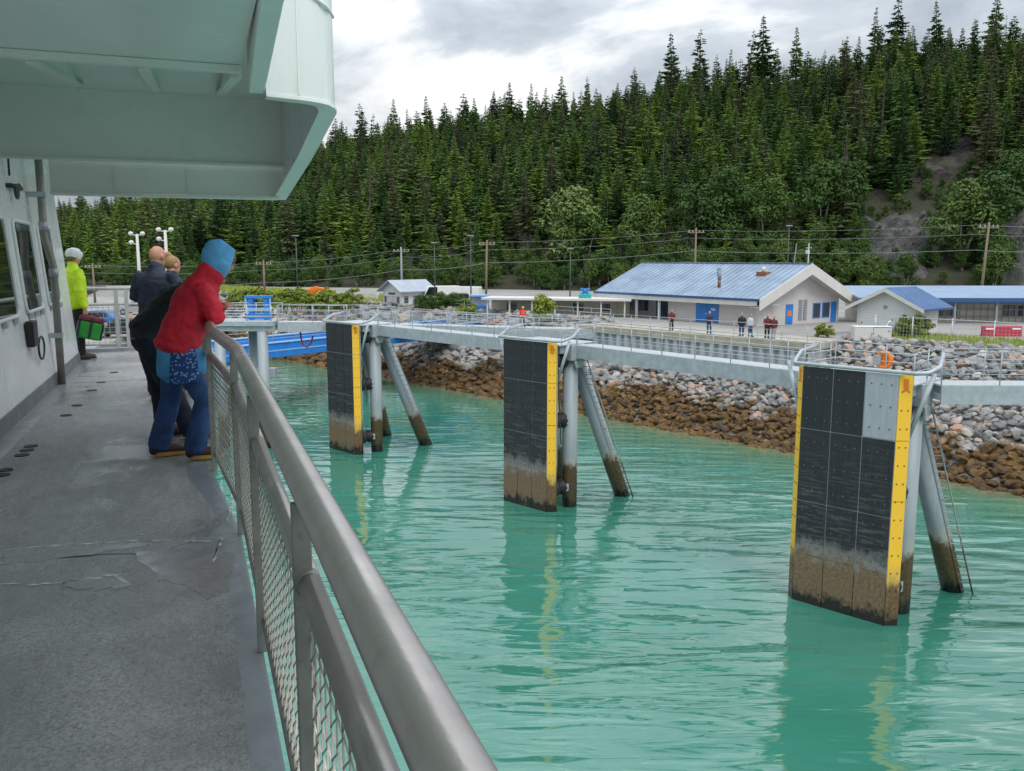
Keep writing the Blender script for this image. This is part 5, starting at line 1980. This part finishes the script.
# flange along the shell's lower edge, turned inboard
vs, fs = [], []
for (u, v), b in zip(prof, bot):
    i = len(vs) // 4
    a = prof[max(0, i - 1)]
    c = prof[min(n - 1, i + 1)]
    d = Vector((c[0] - a[0], c[1] - a[1])).normalized()
    ui, vi = u - d.y * .11, v + d.x * .11
    uo, vo = u + d.y * .012, v - d.x * .012
    vs += [W(uo, vo, b - .022), W(ui, vi, b - .022), W(ui, vi, b - .002), W(uo, vo, b - .002)]
for i in range(n - 1):
    for k in range(4):
        fs.append((i * 4 + k, i * 4 + (k + 1) % 4, (i + 1) * 4 + (k + 1) % 4, (i + 1) * 4 + k))
MB().add(vs, fs).build('shell_flange', M_GREENWHITE, wing)
MB().tube([W(.55, 6.025, 1.86), W(.80, 6.025, 1.70), W(.92, 6.05, 1.63), W(.982, 6.18, 1.60)], .012, 6).build('weld_bead', M_WINGWHITE, sh, True)
MB().box(.72, .728, 6.022, 6.028, 1.06 + WZ, 3.3 + WZ).build('plate_seam', M_GREENWHITE, sh)

# ---- railing along the deck edge
RU = [(.222, -2.5), (.222, 5.14), (.118, 6.45), (.10, 16.3)]


def rail_pt(v, off=0.):
    for (u0, v0), (u1, v1) in zip(RU[:-1], RU[1:]):
        if v0 <= v <= v1:
            return u0 + (u1 - u0) * (v - v0) / (v1 - v0) + off
    return RU[-1][0] + off


top = 1.07
mb = MB().tube([(u, v, top) for u, v in [(.222, -2.5), (.222, 5.02), (.214, 5.22), (.124, 6.37), (.117, 6.55), (.10, 16.3)]], .0385, 20)
rl = mb.build('deck_railing', M_TUBE, ferry, True)
POSTS = [-1.3, .32, 1.9, 3.48, 5.09, 6.75, 8.6, 10.4, 12.2, 14.1, 16.0]
for v in POSTS:
    u = rail_pt(v, -.022)
    pm = MB().box(u - .021, u + .021, v - .010, v + .010, 0.0, top - .02)
    po = pm.build('post', M_POST, rl, bevel=.003)
for a, b in zip(POSTS[:-1], POSTS[1:]):
    ua, ub = rail_pt(a, -.022), rail_pt(b, -.022)
    v0, v1 = a + .012, b - .012
    kink = a < 5.14 < b
    mids = [(rail_pt(a + .012, -.008), v0), (rail_pt(b - .012, -.008), v1)]
    if kink:
        mids.insert(1, (rail_pt(5.16, -.008), 5.16))
    MB().tube([(u, v, .865) for u, v in mids], .027, 14).build('mid_rail', M_TUBE, rl, True)
    MB().tube([(u, v, .13) for u, v in mids], .017, 10).build('bottom_rail', M_POST, rl, True)
    wm = MB()
    pitch, z0, z1 = .036, .145, .84
    nw_ = int((v1 - v0) / pitch)
    nz_ = int((z1 - z0) / (pitch * .95))
    far_ = a > 6
    if far_:
        nw_, nz_ = nw_ // 2, nz_ // 2
    for i in range(nw_):
        pts = []
        for k in range(nz_ + 1):
            f = (i + .5 + (.5 if (k + i) % 2 else -.5) * 1.05) / nw_
            f = min(1, max(0, f))
            v = v0 + (v1 - v0) * f
            pts.append((rail_pt(v, -.012) + (.003 if k % 2 else -.003), v, z0 + (z1 - z0) * k / nz_))
        wm.tube(pts, .0026 if not far_ else .003, 4, False)
    wm.build('wire_mesh', M_WIRE, rl)
# pad eyes under the mid rail and little weld rings at the joints
for v in POSTS[1:5]:
    MB().tube([(rail_pt(v, -.012), v - .02, .865), (rail_pt(v, -.012), v + .02, .865)], .030, 12).build('weld_collar', M_POST, rl, True)

# ---- railing across the end of the deck
er = MB()
for h_ in (1.07, .80, .12):
    er.tube([(-5.2, 16.3, h_), (.06, 16.3, h_)], .03 if h_ > 1 else .022, 10)
M_ENDR = simple('pale_grey_rail_paint', (.45, .46, .46), .45, var=.15, scale=4)
end = er.build('end_railing', M_ENDR, ferry, True)
for u in (-5.2, -4.2, -3.1, -2.0, -1.22, -1.06, .0):
    MB().box(u - .03, u + .03, 16.27, 16.33, 0, 1.05).build('post', M_ENDR, end)
gm = MB()
for i in range(60):
    u = -5.15 + i * .0865
    gm.beam((u, 16.29, .14), (u, 16.29, .78), .007, .007, (0, 1, 0))
for i in range(8):
    gm.beam((-5.15, 16.283, .16 + i * .085), (.0, 16.283, .16 + i * .085), .007, .007)
gm.build('grid_mesh', M_ENDR, end)
MB().box(-.98, -.72, 16.245, 16.262, .10, .21).build('orange_tag', M_ORANGE, end)
MB().box(-.95, -.55, 16.24, 16.256, .25, .31).build('orange_tag', M_ORANGE, end)
MB().box(-5.2, .06, 16.2, 16.42, -.002, .055).build('end_sill', M_MARGIN, ferry)


# ================================================================== PEOPLE
def loft(mb, rings, n=16, side=None):
    """closed tube through rings (centre, half width, half depth); width runs along 'side'"""
    C_ = [Vector(r[0]) for r in rings]
    m_ = len(C_)
    out = []
    for i in range(m_):
        d = (C_[min(m_ - 1, i + 1)] - C_[max(0, i - 1)]).normalized()
        if side is not None:
            sv = Vector(side)
        elif out:
            sv = out[-1][2]
        else:
            sv = Vector((1, 0, 0)) if abs(d.x) < .6 else Vector((0, 1, 0))
        sv = (sv - d * sv.dot(d)).normalized()
        f = d.cross(sv)
        out.append((C_[i], d, sv, f, rings[i][1], rings[i][2]))
    c0, d0, s0, f0, a0, b0 = out[0]
    c1, d1, s1, f1, a1, b1 = out[-1]
    k = .5
    out = [(c0 - d0 * min(a0, b0) * k, d0, s0, f0, a0 * .35, b0 * .35), (c0 - d0 * min(a0, b0) * k * .6, d0, s0, f0, a0 * .75, b0 * .75)] + out + \
          [(c1 + d1 * min(a1, b1) * k * .6, d1, s1, f1, a1 * .75, b1 * .75), (c1 + d1 * min(a1, b1) * k, d1, s1, f1, a1 * .35, b1 * .35)]
    vs = []
    for c, d, sv, f, a, b in out:
        for j in range(n):
            q = 2 * math.pi * j / n
            vs.append(c + sv * (a * math.cos(q)) + f * (b * math.sin(q)))
    m_ = len(out)
    fs = []
    for i in range(m_ - 1):
        for j in range(n):
            fs.append((i * n + j, i * n + (j + 1) % n, (i + 1) * n + (j + 1) % n, (i + 1) * n + j))
    fs.append(tuple(range(n - 1, -1, -1)))
    fs.append(tuple((m_ - 1) * n + j for j in range(n)))
    mb.add(vs, fs)
    return mb


PENDING = []                     # skins still to be melted, all at once at the end


def fuse(mb, name, mat, parent, voxel=.011, smooth=4, label=None, wrinkle=0.):
    """melt overlapping closed pieces into one continuous skin"""
    o = bpy.data.objects.new(name, mb.mesh(name, mat))
    COL.objects.link(o)
    o.parent = parent
    m_ = o.modifiers.new('melt', 'REMESH')
    m_.mode = 'VOXEL'
    m_.voxel_size = voxel
    if smooth:
        s_ = o.modifiers.new('smooth', 'SMOOTH')
        s_.iterations = smooth
        s_.factor = .5
    PENDING.append((o, mat, wrinkle))
    if label:
        o['label'] = label
    return o


def melt_all():
    new = []
    for o, _, _ in PENDING:                  # one at a time: far faster than all together
        for md in o.modifiers:
            md.show_viewport = False
    bpy.context.view_layer.update()
    for o, _, _ in PENDING:
        for md in o.modifiers:
            md.show_viewport = True
        bpy.context.view_layer.update()
        dg = bpy.context.evaluated_depsgraph_get()
        new.append(bpy.data.meshes.new_from_object(o.evaluated_get(dg)))
        for md in o.modifiers:
            md.show_viewport = False
    for (o, mat, wrinkle), me in zip(PENDING, new):
        o.modifiers.clear()
        if wrinkle:
            nrm = [v.normal.copy() for v in me.vertices]
            for v, n_ in zip(me.vertices, nrm):
                q = v.co
                v.co = q + n_ * wrinkle * (noise.noise(Vector((q.x * 9, q.y * 9, q.z * 16))) + .6 * noise.noise(Vector((q.x * 21 + 7, q.y * 21, q.z * 30))))
        me.name = o.name
        me.materials.clear()
        me.materials.append(mat)
        me.polygons.foreach_set('use_smooth', [True] * len(me.polygons))
        o.data = me


def lerp(a, b, t):
    return Vector(a).lerp(Vector(b), t)


def hand(mb, wrist, d, palm_n, s=1., curl=.5, side=1):
    """palm, four unequal bent fingers and a thumb from the palm's side"""
    d = Vector(d).normalized()
    nrm = Vector(palm_n)
    nrm = (nrm - d * nrm.dot(d)).normalized()
    x = d.cross(nrm) * side
    w_ = Vector(wrist)
    loft(mb, [(w_ - d * .02, .026, .02), (w_ + d * .03 * s, .036, .016), (w_ + d * .085 * s, .041, .014)], 10, side=x)
    for k, ln in enumerate((.068, .078, .073, .056)):
        b = w_ + d * .085 * s + x * ((k - 1.5) * -.021)
        d1 = (d * (1 - curl * .4) + nrm * curl * .7).normalized()
        d2 = (d * (1 - curl) + nrm * curl * 1.2).normalized()
        mb.tube([b - d * .02, b, b + d1 * ln * .5 * s, b + d1 * ln * .5 * s + d2 * ln * .5 * s], [.010, .0098, .009, .0075], 8)
    b = w_ + d * .03 * s + x * .032
    mb.tube([b - x * .02, b + (x * .6 + d * .6) * .035, b + (x * .45 + d * .8 + nrm * .5) * .065], [.012, .011, .008], 8)


def figure(t, J, skin=M_SKIN, voxel=.0095, head_dir=(0, 1, 0), curl=.5, head_s=1.0):
    """one continuous body: torso, neck, head with features, limbs, hands, feet"""
    mb = MB()
    P_, C_, N_, Hd = (Vector(J[k]) for k in ('pelvis', 'chest', 'neck', 'head'))
    loft(mb, [(P_ - (C_ - P_).normalized() * .08, .15, .10), (P_, .155, .105), (lerp(P_, C_, .45), .125, .09), (C_, .15, .105), (lerp(C_, N_, .5), .125, .085), (lerp(C_, N_, .85), .08, .06)], 18, side=J.get('side', (1, 0, 0)))
    hd = Vector(head_dir).normalized()
    up = (Hd - N_)
    up = (up - hd * up.dot(hd) * .8).normalized()
    hd = (hd - up * hd.dot(up)).normalized()
    sx = hd.cross(up)
    loft(mb, [(lerp(C_, N_, .6), .07, .06), (N_, .056, .056), (lerp(N_, Hd, .65), .056, .058)], 12)
    rot = Matrix((sx, hd, up)).transposed()
    s_ = head_s
    mb.ball(Hd + up * .02, .076 * s_, .094 * s_, .10 * s_, 18, 12, rot)
    mb.ball(Hd - up * .045 + hd * .025, .058 * s_, .066 * s_, .075 * s_, 14, 10, rot)           # jaw
    mb.ball(Hd - up * .008 + hd * .098 * s_, .013, .020, .024, 8, 6, rot)                        # nose
    mb.ball(Hd - up * .052 + hd * .080 * s_, .022, .014, .010, 8, 6, rot)                        # lips
    mb.ball(Hd - up * .092 + hd * .062 * s_, .024, .02, .018, 8, 6, rot)                         # chin
    mb.ball(Hd + up * .034 + hd * .080 * s_, .050, .014, .010, 10, 6, rot)                       # brow
    for k in (1, -1):
        mb.ball(Hd + sx * k * .079 * s_ - up * .005, .012, .022, .032, 8, 6, rot)                # ears
        sh_, el, wr = (Vector(J[n_ + ('R' if k > 0 else 'L')]) for n_ in ('sh', 'el', 'wr'))
        sh_ = sh_ - (N_ - C_).normalized() * .045
        loft(mb, [(lerp(C_, sh_, .55) + (N_ - C_) * .0, .05, .05), (sh_, .05, .05), (lerp(sh_, el, .5), .045, .045), (el, .038, .038), (lerp(el, wr, .35), .040, .040), (wr, .026, .026)], 12)
        hand(mb, wr, J.get('hand_dir' + ('R' if k > 0 else 'L'), wr - el), J.get('palm', (0, 0, -1)), curl=curl, side=k)
        hp, kn, an, toe = (Vector(J[n_ + ('R' if k > 0 else 'L')]) for n_ in ('hip', 'kn', 'an', 'toe'))
        loft(mb, [(hp + Vector((0, 0, .05)), .085, .085), (lerp(hp, kn, .4), .076, .078), (kn, .052, .056), (lerp(kn, an, .35), .053, .057), (an, .034, .036)], 12)
        loft(mb, [(an + (an - toe).normalized() * .04 - Vector((0, 0, .03)), .03, .03), (lerp(an, toe, .5) - Vector((0, 0, .01)), .038, .03), (toe, .036, .02)], 10, side=(1, 0, 0))
    o = fuse(mb, 'body', skin, t, voxel, 2)
    for k in (1, -1):
        e_ = Hd + sx * k * .032 + up * .012 + hd * .083 * s_
        MB().ball(e_, .011, .008, .008, 8, 6, rot).build('eye', M_BLACK, o, True)
    return o, hd, up, sx, rot


def jacket(t, J, mat, hem=.10, fat=1., voxel=.012, wrinkle=.006, name='jacket', collar=.25, cr=.073):
    mb = MB()
    P_, C_, N_ = (Vector(J[k]) for k in ('pelvis', 'chest', 'neck'))
    dn = (P_ - C_).normalized()
    sd_ = J.get('side', (1, 0, 0))
    loft(mb, [(P_ + dn * hem, .20 * fat, .155 * fat), (P_, .195 * fat, .15 * fat), (lerp(P_, C_, .5), .19 * fat, .145 * fat), (C_, .195 * fat, .148 * fat), (lerp(C_, N_, .45), .175 * fat, .12 * fat), (lerp(C_, N_, .75), max(.11, cr), max(.09, cr)), (N_, max(.078, cr), max(.078, cr))] + [(lerp(N_, J['head'], collar), cr, cr)], 22, side=sd_)
    for k in 'RL':
        sh_, el, wr = (Vector(J[n_ + k]) for n_ in ('sh', 'el', 'wr'))
        sh_ = sh_ - (N_ - C_).normalized() * .038
        loft(mb, [(lerp(C_, sh_, .5) + (N_ - C_) * .05, .065, .065), (sh_, .068 * fat, .068 * fat), (lerp(sh_, el, .5), .076 * fat, .076 * fat), (el, .066 * fat, .068 * fat), (lerp(el, wr, .5), .058, .058), (lerp(el, wr, .93), .046, .046)], 14)
    return fuse(mb, name, mat, t, voxel, 4, wrinkle=wrinkle)


def trousers(t, J, mat, flare=1., voxel=.012, wrinkle=.005, fat=1.):
    mb = MB()
    P_, C_ = Vector(J['pelvis']), Vector(J['chest'])
    hc = lerp(J['hipR'], J['hipL'], .5)
    loft(mb, [(lerp(P_, C_, .22), .165 * fat, .125 * fat), (P_, .175 * fat, .135 * fat), (hc, .175 * fat, .13 * fat), (hc - Vector((0, 0, .06)), .15 * fat, .115 * fat)], 20, side=J.get('side', (1, 0, 0)))
    for k in 'RL':
        hp, kn, an = (Vector(J[n_ + k]) for n_ in ('hip', 'kn', 'an'))
        loft(mb, [(hp + Vector((0, 0, .02)), .098 * fat, .105 * fat), (lerp(hp, kn, .45), .09 * fat, .096 * fat), (kn, .073 * fat, .08 * fat), (lerp(kn, an, .5), .07 * flare, .075 * flare), (lerp(kn, an, 1.0) + Vector((0, 0, -.015)), .068 * flare, .078 * flare)], 16)
    return fuse(mb, 'trousers', mat, t, voxel, 3, wrinkle=wrinkle)


def shoes(t, J, mat, sole=None, tall=.14, name='shoe'):
    for k in 'RL':
        an, toe = Vector(J['an' + k]), Vector(J['toe' + k])
        d = (toe - an)
        d.z = 0
        d.normalize()
        sd_ = Vector((d.y, -d.x, 0))
        z0 = min(an.z - .085, toe.z - .03)
        b = Vector((an.x, an.y, z0))
        mb = MB()
        loft(mb, [(b - d * .055 + Vector((0, 0, .055)), .038, .045), (b + d * .04 + Vector((0, 0, .055)), .046, .05), (b + d * .13 + Vector((0, 0, .048)), .050, .040), (b + d * .19 + Vector((0, 0, .042)), .042, .030)], 14, side=sd_)
        loft(mb, [(b + Vector((0, 0, .05)), .045, .052), (b + Vector((0, 0, .085 + tall * .5)), .045, .05), (b - d * .005 + Vector((0, 0, .08 + tall)), .047, .053)], 14, side=sd_)
        o = fuse(mb, name, mat, t, .009, 2)
        if sole is not None:
            ol = []
            for q in range(24):
                a = 2 * math.pi * q / 24
                L_ = .145 if math.cos(a) > 0 else .12
                ol.append(b + d * (.075 + L_ * math.cos(a)) + sd_ * (.05 * math.sin(a)) + Vector((0, 0, .002)))
            MB().prism(ol, (0, 0, .030)).build('sole', sole, o, label='thick yellow sole' if sole is M_SOLE else None)


# -- person leaning on the rail in a red jacket and blue hood
def ship_thing(name, label, u, v, face, cat='person', group=None):
    """face: 0 = forward along the ferry, -90 = to starboard"""
    x, y = u * CA - v * SA, u * SA + v * CA
    return thing(name, label, cat, (x, y, DECK + .005), SHIP + R(face), group)


red = ship_thing('person', 'person in red jacket and blue hood leaning on the railing, blue tunic over jeans', -.16, 7.28, -84)
J = dict(pelvis=(0, .03, .90), chest=(0, .19, 1.26), neck=(0, .30, 1.44), head=(0, .385, 1.545),
         shR=(.19, .245, 1.375), shL=(-.19, .245, 1.375), elR=(.24, .30, 1.12), elL=(-.24, .33, 1.13), wrR=(-.01, .34, 1.135), wrL=(-.0, .39, 1.20),
         hipR=(.09, .03, .84), hipL=(-.09, .02, .84), knR=(.11, .20, .47), knL=(-.11, -.03, .46), anR=(.12, .11, .09), anL=(-.12, -.14, .09), toeR=(.14, .28, .035), toeL=(-.13, .03, .035))
body, hd, up, sx, rot = figure(red, J, head_dir=(.0, .95, -.3))
trousers(red, J, M_JEANS, 1.12, fat=.98)
shoes(red, J, M_BOOT, M_SOLE, .12, 'boot')
mb = MB()
loft(mb, [((0, .07, .70), .205, .205), ((0, .055, .79), .198, .185), ((0, .04, .9), .19, .16), ((0, .09, 1.05), .175, .135)], 26)
tun = fuse(mb, 'tunic', M_SKIRT, red, .012, 3, wrinkle=.007)
# patterned side panel of the tunic
vs, fs = [], []
for i in range(9):
    z = .625 + i * .032
    for j in range(9):
        a = R(-32 + 62 * j / 8)
        q_ = min(1, max(0, (z - .68) / .22))
        k = (.207 - .015 * q_, .207 - .045 * q_)
        vs.append(((k[0] + .008) * math.cos(a), .06 + (k[1] + .006) * math.sin(a), z))
for i in range(8):
    for j in range(8):
        fs.append((i * 9 + j, i * 9 + j + 1, (i + 1) * 9 + j + 1, (i + 1) * 9 + j))
pn = MB().add(vs, fs).build('pattern_panel', M_PATTERN, tun, True)
sl_ = pn.modifiers.new('thick', 'SOLIDIFY')
sl_.thickness = .006
jk = jacket(red, J, M_REDJ, .03, 1.10, wrinkle=.014, collar=.30, cr=.112)
mb = MB()
mb.ball(Vector(J['head']) - hd * .006 + up * .012, .120, .136, .142, 24, 16, rot)
mb.ball(Vector(J['head']) - hd * .05 + up * .05, .100, .105, .115, 20, 14, rot)
loft(mb, [(lerp(J['neck'], J['head'], .2), .085, .085), (lerp(J['neck'], J['head'], .6), .10, .10)], 16)
hood = fuse(mb, 'hood', M_HOOD, red, .010, 2, wrinkle=.010)
Hc = Vector(J['head'])
hood_cut = (hood, Hc, hd.copy(), up.copy())
fr = MB().ball(Hc + up * .05 + hd * .02, .080, .088, .080, 16, 10, rot).build('hair', M_HAIR, red, True)

# -- person in black leaning far over the rail just beyond
blk = ship_thing('person', 'person in black jacket and dark jeans bent over the railing beyond the red jacket', -.12, 8.15, -88)
J = dict(pelvis=(0, -.27, .93), chest=(0, -.01, 1.20), neck=(0, .18, 1.345), head=(0, .30, 1.42),
         shR=(.19, .10, 1.29), shL=(-.19, .10, 1.29), elR=(.25, .26, 1.11), elL=(-.25, .26, 1.12), wrR=(.02, .30, 1.14), wrL=(-.03, .32, 1.15),
         hipR=(.095, -.26, .87), hipL=(-.095, -.26, .87), knR=(.11, -.10, .47), knL=(-.11, -.19, .46), anR=(.11, .04, .09), anL=(-.12, -.16, .09), toeR=(.12, .22, .035), toeL=(-.13, .02, .035))
body, hd, up, sx, rot = figure(blk, J, head_dir=(0, .95, -.25))
trousers(blk, J, simple('blackish_denim', (.012, .018, .04), .85, var=.4, scale=6, bump=.7, bscale=13), 1.1, fat=1.05)
shoes(blk, J, M_SHOE, M_BLACK, .05)
jacket(blk, J, M_BLACKJ, .02, 1.06, wrinkle=.012)
MB().ball(Vector(J['head']) + up * .035 - hd * .015, .088, .100, .095, 18, 12, rot).build('hair', M_HAIR, blk, True)

# -- bald man in navy, seen from behind
STAND = dict(pelvis=(0, 0, .98), chest=(0, .0, 1.30), neck=(0, .0, 1.50), head=(0, .035, 1.625),
             shR=(.195, 0, 1.435), shL=(-.195, 0, 1.435), elR=(.25, -.01, 1.15), elL=(-.25, -.01, 1.15), wrR=(.20, .18, 1.05), wrL=(-.20, .18, 1.05),
             hipR=(.10, 0, .92), hipL=(-.10, 0, .92), knR=(.11, .02, .50), knL=(-.11, .02, .50), anR=(.11, 0, .09), anL=(-.11, 0, .09), toeR=(.13, .16, .035), toeL=(-.13, .16, .035))


def scaled(J, s, **ch):
    o = {k: tuple(c * s for c in v) for k, v in J.items()}
    o.update(ch)
    return o


bald = ship_thing('person', 'bald man in a navy jacket standing at the railing with his back turned', -.37, 10.6, -32)
J = scaled(STAND, .985, head=(.0, .05, 1.585), elR=(.27, .06, 1.16), wrR=(.12, .28, 1.12), elL=(-.28, .02, 1.14), wrL=(-.22, .22, 1.05))
body, hd, up, sx, rot = figure(bald, J, head_dir=(.25, .97, -.08), head_s=1.04)
trousers(bald, J, M_NAVY)
shoes(bald, J, M_SHOE, M_BLACK, .04)
jacket(bald, J, M_NAVY, .08, 1.12, wrinkle=.009)

# -- woman with a bun beyond him
bun = ship_thing('person', 'woman with fair hair in a bun standing beyond the bald man', -.22, 11.2, -40)
J = scaled(STAND, .915, wrR=(.12, .30, 1.05), elR=(.25, .08, 1.06), wrL=(-.1, .30, 1.05), elL=(-.24, .08, 1.06))
body, hd, up, sx, rot = figure(bun, J, head_dir=(.3, .95, -.1), head_s=.95)
trousers(bun, J, M_BLACKJ)
shoes(bun, J, M_SHOE, M_BLACK, .04)
jacket(bun, J, M_BLACKJ, .06, .98, wrinkle=.008)
M_FAIR = simple('fair_hair', (.34, .19, .08), .55, var=.35, scale=50)
mb = MB().ball(Vector(J['head']) + up * .03 - hd * .022, .083, .092, .092, 18, 12, rot)
mb.ball(Vector(J['head']) + up * .115 - hd * .06, .042, .042, .042, 14, 10, rot)
fuse(mb, 'hair', M_FAIR, bun, .009, 1, wrinkle=.003)

# -- cyclist at the far corner
cyc = ship_thing('person', 'cyclist in hi vis yellow jacket and white helmet at the corner of the cabin', -1.72, 15.15, -62)
J = scaled(STAND, .975, wrR=(.30, .02, .80), elR=(.28, -.04, 1.08), hand_dirR=(0.02, .05, -1))
J['palm'] = (-1, 0, 0)
body, hd, up, sx, rot = figure(cyc, J, head_dir=(0, 1, -.1), curl=.9)
trousers(cyc, J, M_BLACKJ, .8, fat=.95)
shoes(cyc, J, M_SHOE, M_BLACK, .03)
jacket(cyc, J, M_HIVIS, .12, 1.14, wrinkle=.01)
hm = MB()
Hc = Vector(J['head'])
hm.ball(Hc + up * .050 - hd * .005, .100, .130, .100, 22, 12, rot)
hl = fuse(hm, 'helmet', M_WHITE, cyc, .008, 1)
vt = MB()
for k in (-.05, 0, .05):
    for q in (-.06, .0, .06):
        vt.ball(Hc + up * (.146 - abs(k) * .55 - abs(q) * .28) + sx * k + hd * q, .014, .028, .016, 8, 6, rot)
vt.build('helmet_vents', M_BLACK, hl, True)
MB().ball(Hc + up * .005 - hd * .03, .084, .085, .08, 16, 10, rot).build('hair', M_HAIR, cyc, True)
# pannier held in the right hand: hangs from the fist
pb = thing('pannier_bag', 'green and maroon bicycle pannier held by the cyclist', 'bag', cyc.matrix_basis @ Vector((.33, .20, .36)) if False else (0, 0, 0))
mw = Matrix.LocRotScale(cyc.location, cyc.rotation_euler, None)
pb.location = mw @ Vector((.31, .03, .33))
pb.scale = (.85, .85, .9)
pb.rotation_euler = (R(-4), R(14), cyc.rotation_euler.z + R(75))
MB().box(-.19, .19, -.085, .085, 0, .30).build('bag_body', M_GREEN, pb, bevel=.03)
MB().box(.193, .215, -.086, .086, .01, .3).box(-.215, -.193, -.086, .086, .01, .3).build('side_gusset', M_BLACK, pb, bevel=.006)
MB().box(-.205, .205, -.095, .095, .303, .40).build('roll_top', M_MAROON, pb, bevel=.03)
MB().box(-.02, .02, -.10, -.088, .02, .36).build('strap', M_BLACK, pb)
MB().tube([(-.1, 0, .40), (-.07, 0, .44), (.07, 0, .44), (.1, 0, .40)], .012, 8).build('carry_handle', M_BLACK, pb, True)


# -- small people on shore
def bystander(label, loc, rz, top, legs, s=1., arms=0., hat=None, vest=None):
    t = thing('person', label, 'person', loc, rz, None)
    J = scaled(STAND, s)
    if arms == 1:
        J.update(wrR=tuple(c * s for c in (.12, .32, 1.08)), wrL=tuple(c * s for c in (-.12, .32, 1.08)), elR=tuple(c * s for c in (.26, .12, 1.12)), elL=tuple(c * s for c in (-.26, .12, 1.12)))
    elif arms == 2:
        J.update(wrR=tuple(c * s for c in (.24, .05, .88)), wrL=tuple(c * s for c in (-.24, .05, .88)), anL=tuple(c * s for c in (-.12, .1, .09)), toeL=tuple(c * s for c in (-.13, .26, .035)))
    body, hd, up, sx, rot = figure(t, J, voxel=.014)
    trousers(t, J, legs, voxel=.02)
    shoes(t, J, M_BLACK, None, .05)
    jacket(t, J, top, .07, 1.05, voxel=.02)
    Hc = Vector(J['head'])
    if hat is not None:
        h_ = MB().ball(Hc + up * .05, .115, .13, .10, 16, 10, rot)
        h_.ball(Hc + up * .045 + hd * .08, .09, .08, .015, 12, 6, rot)
        fuse(h_, 'hard_hat', hat, t, .012, 1)
    else:
        MB().ball(Hc + up * .03 - hd * .02, .085, .098, .095, 14, 10, rot).build('hair', M_HAIR, t, True)
    if vest is not None:
        C_ = Vector(J['chest'])
        for z in (-.02, -.14):
            MB().torus(C_ + Vector((0, 0, z)), .185, .016, (0, 0, 1), 20, 6).build('reflective_band', vest, t, True)
    return t


def ledge_pt(px_, back=.5):
    # along the ledge railing, at the photo column
    k = (px_ - 512) / (F_PX * COSP + (385.5 - 333) * math.sin(PITCH))
    # solve q = WALL_Q + back on the ray X = k Y
    q = WALL_Q + back
    Y = (q + P0.x * NS.x + P0.y * NS.y) / (k * NS.x + NS.y)
    return Vector((k * Y, Y, YARD + .025))


FACE = math.atan2(-1, 0) + R(90)
LR = math.radians(180)
M_DKRED = simple('dark_red_cloth', (.13, .022, .028), .8, var=.2)
M_LTBLUE = simple('pale_cloth', (.50, .52, .55), .8, var=.15)
bystander('person in dark red top at the ledge railing before the terminal entrance', ledge_pt(671, .7), R(190), M_DKRED, M_BLACKJ, .98, 1)
bystander('person in dark blue jacket at the railing in front of the blue double door', ledge_pt(709, .5), R(170), M_NAVY, M_JEANS, 1.0, 1)
bystander('person in dark jacket, left of the pair between blue double door and gable', ledge_pt(741.5, .6), R(150), M_BLACKJ, M_JEANS, .99, 2)
bystander('person in pale top, right of the pair between blue double door and gable', ledge_pt(750, .7), R(210), M_LTBLUE, M_JEANS, .96, 2)
bystander('person in red jacket and dark trousers at the railing under the gable corner', ledge_pt(767, .5), R(180), M_DKRED, M_BLACKJ, 1.0, 1)
bystander('person in dark red jacket and pale trousers, rightmost at the ledge railing', ledge_pt(773.5, .6), R(140), M_DKRED, M_GREYCLOTH, .95, 2)
wk = A(523, 300, 74.6)
f = (wk.x - aw0.x) / (aw1.x - aw0.x)
wkp = aw0.lerp(aw1, f) + Vector((0, 0, .01))
bystander('worker in an orange yellow hard hat and red vest on the long approach walkway', wkp, R(200), M_REDJ, M_NAVY, 1.02, 2, simple('orange_yellow_hard_hat', (.85, .42, .01), .35, var=.08), M_HIVIS)

melt_all()
# open the front of the hood round the face
hood, Hc, hd, up = hood_cut
b = bmesh.new()
b.from_mesh(hood.data)
kill = [f for f in b.faces if (f.calc_center_median() - Hc).dot(hd) > .074 and (f.calc_center_median() - Hc).dot(up) > -.10]
bmesh.ops.delete(b, geom=kill, context='FACES')
b.to_mesh(hood.data)
b.free()
hood.modifiers.new('thick', 'SOLIDIFY').thickness = .006
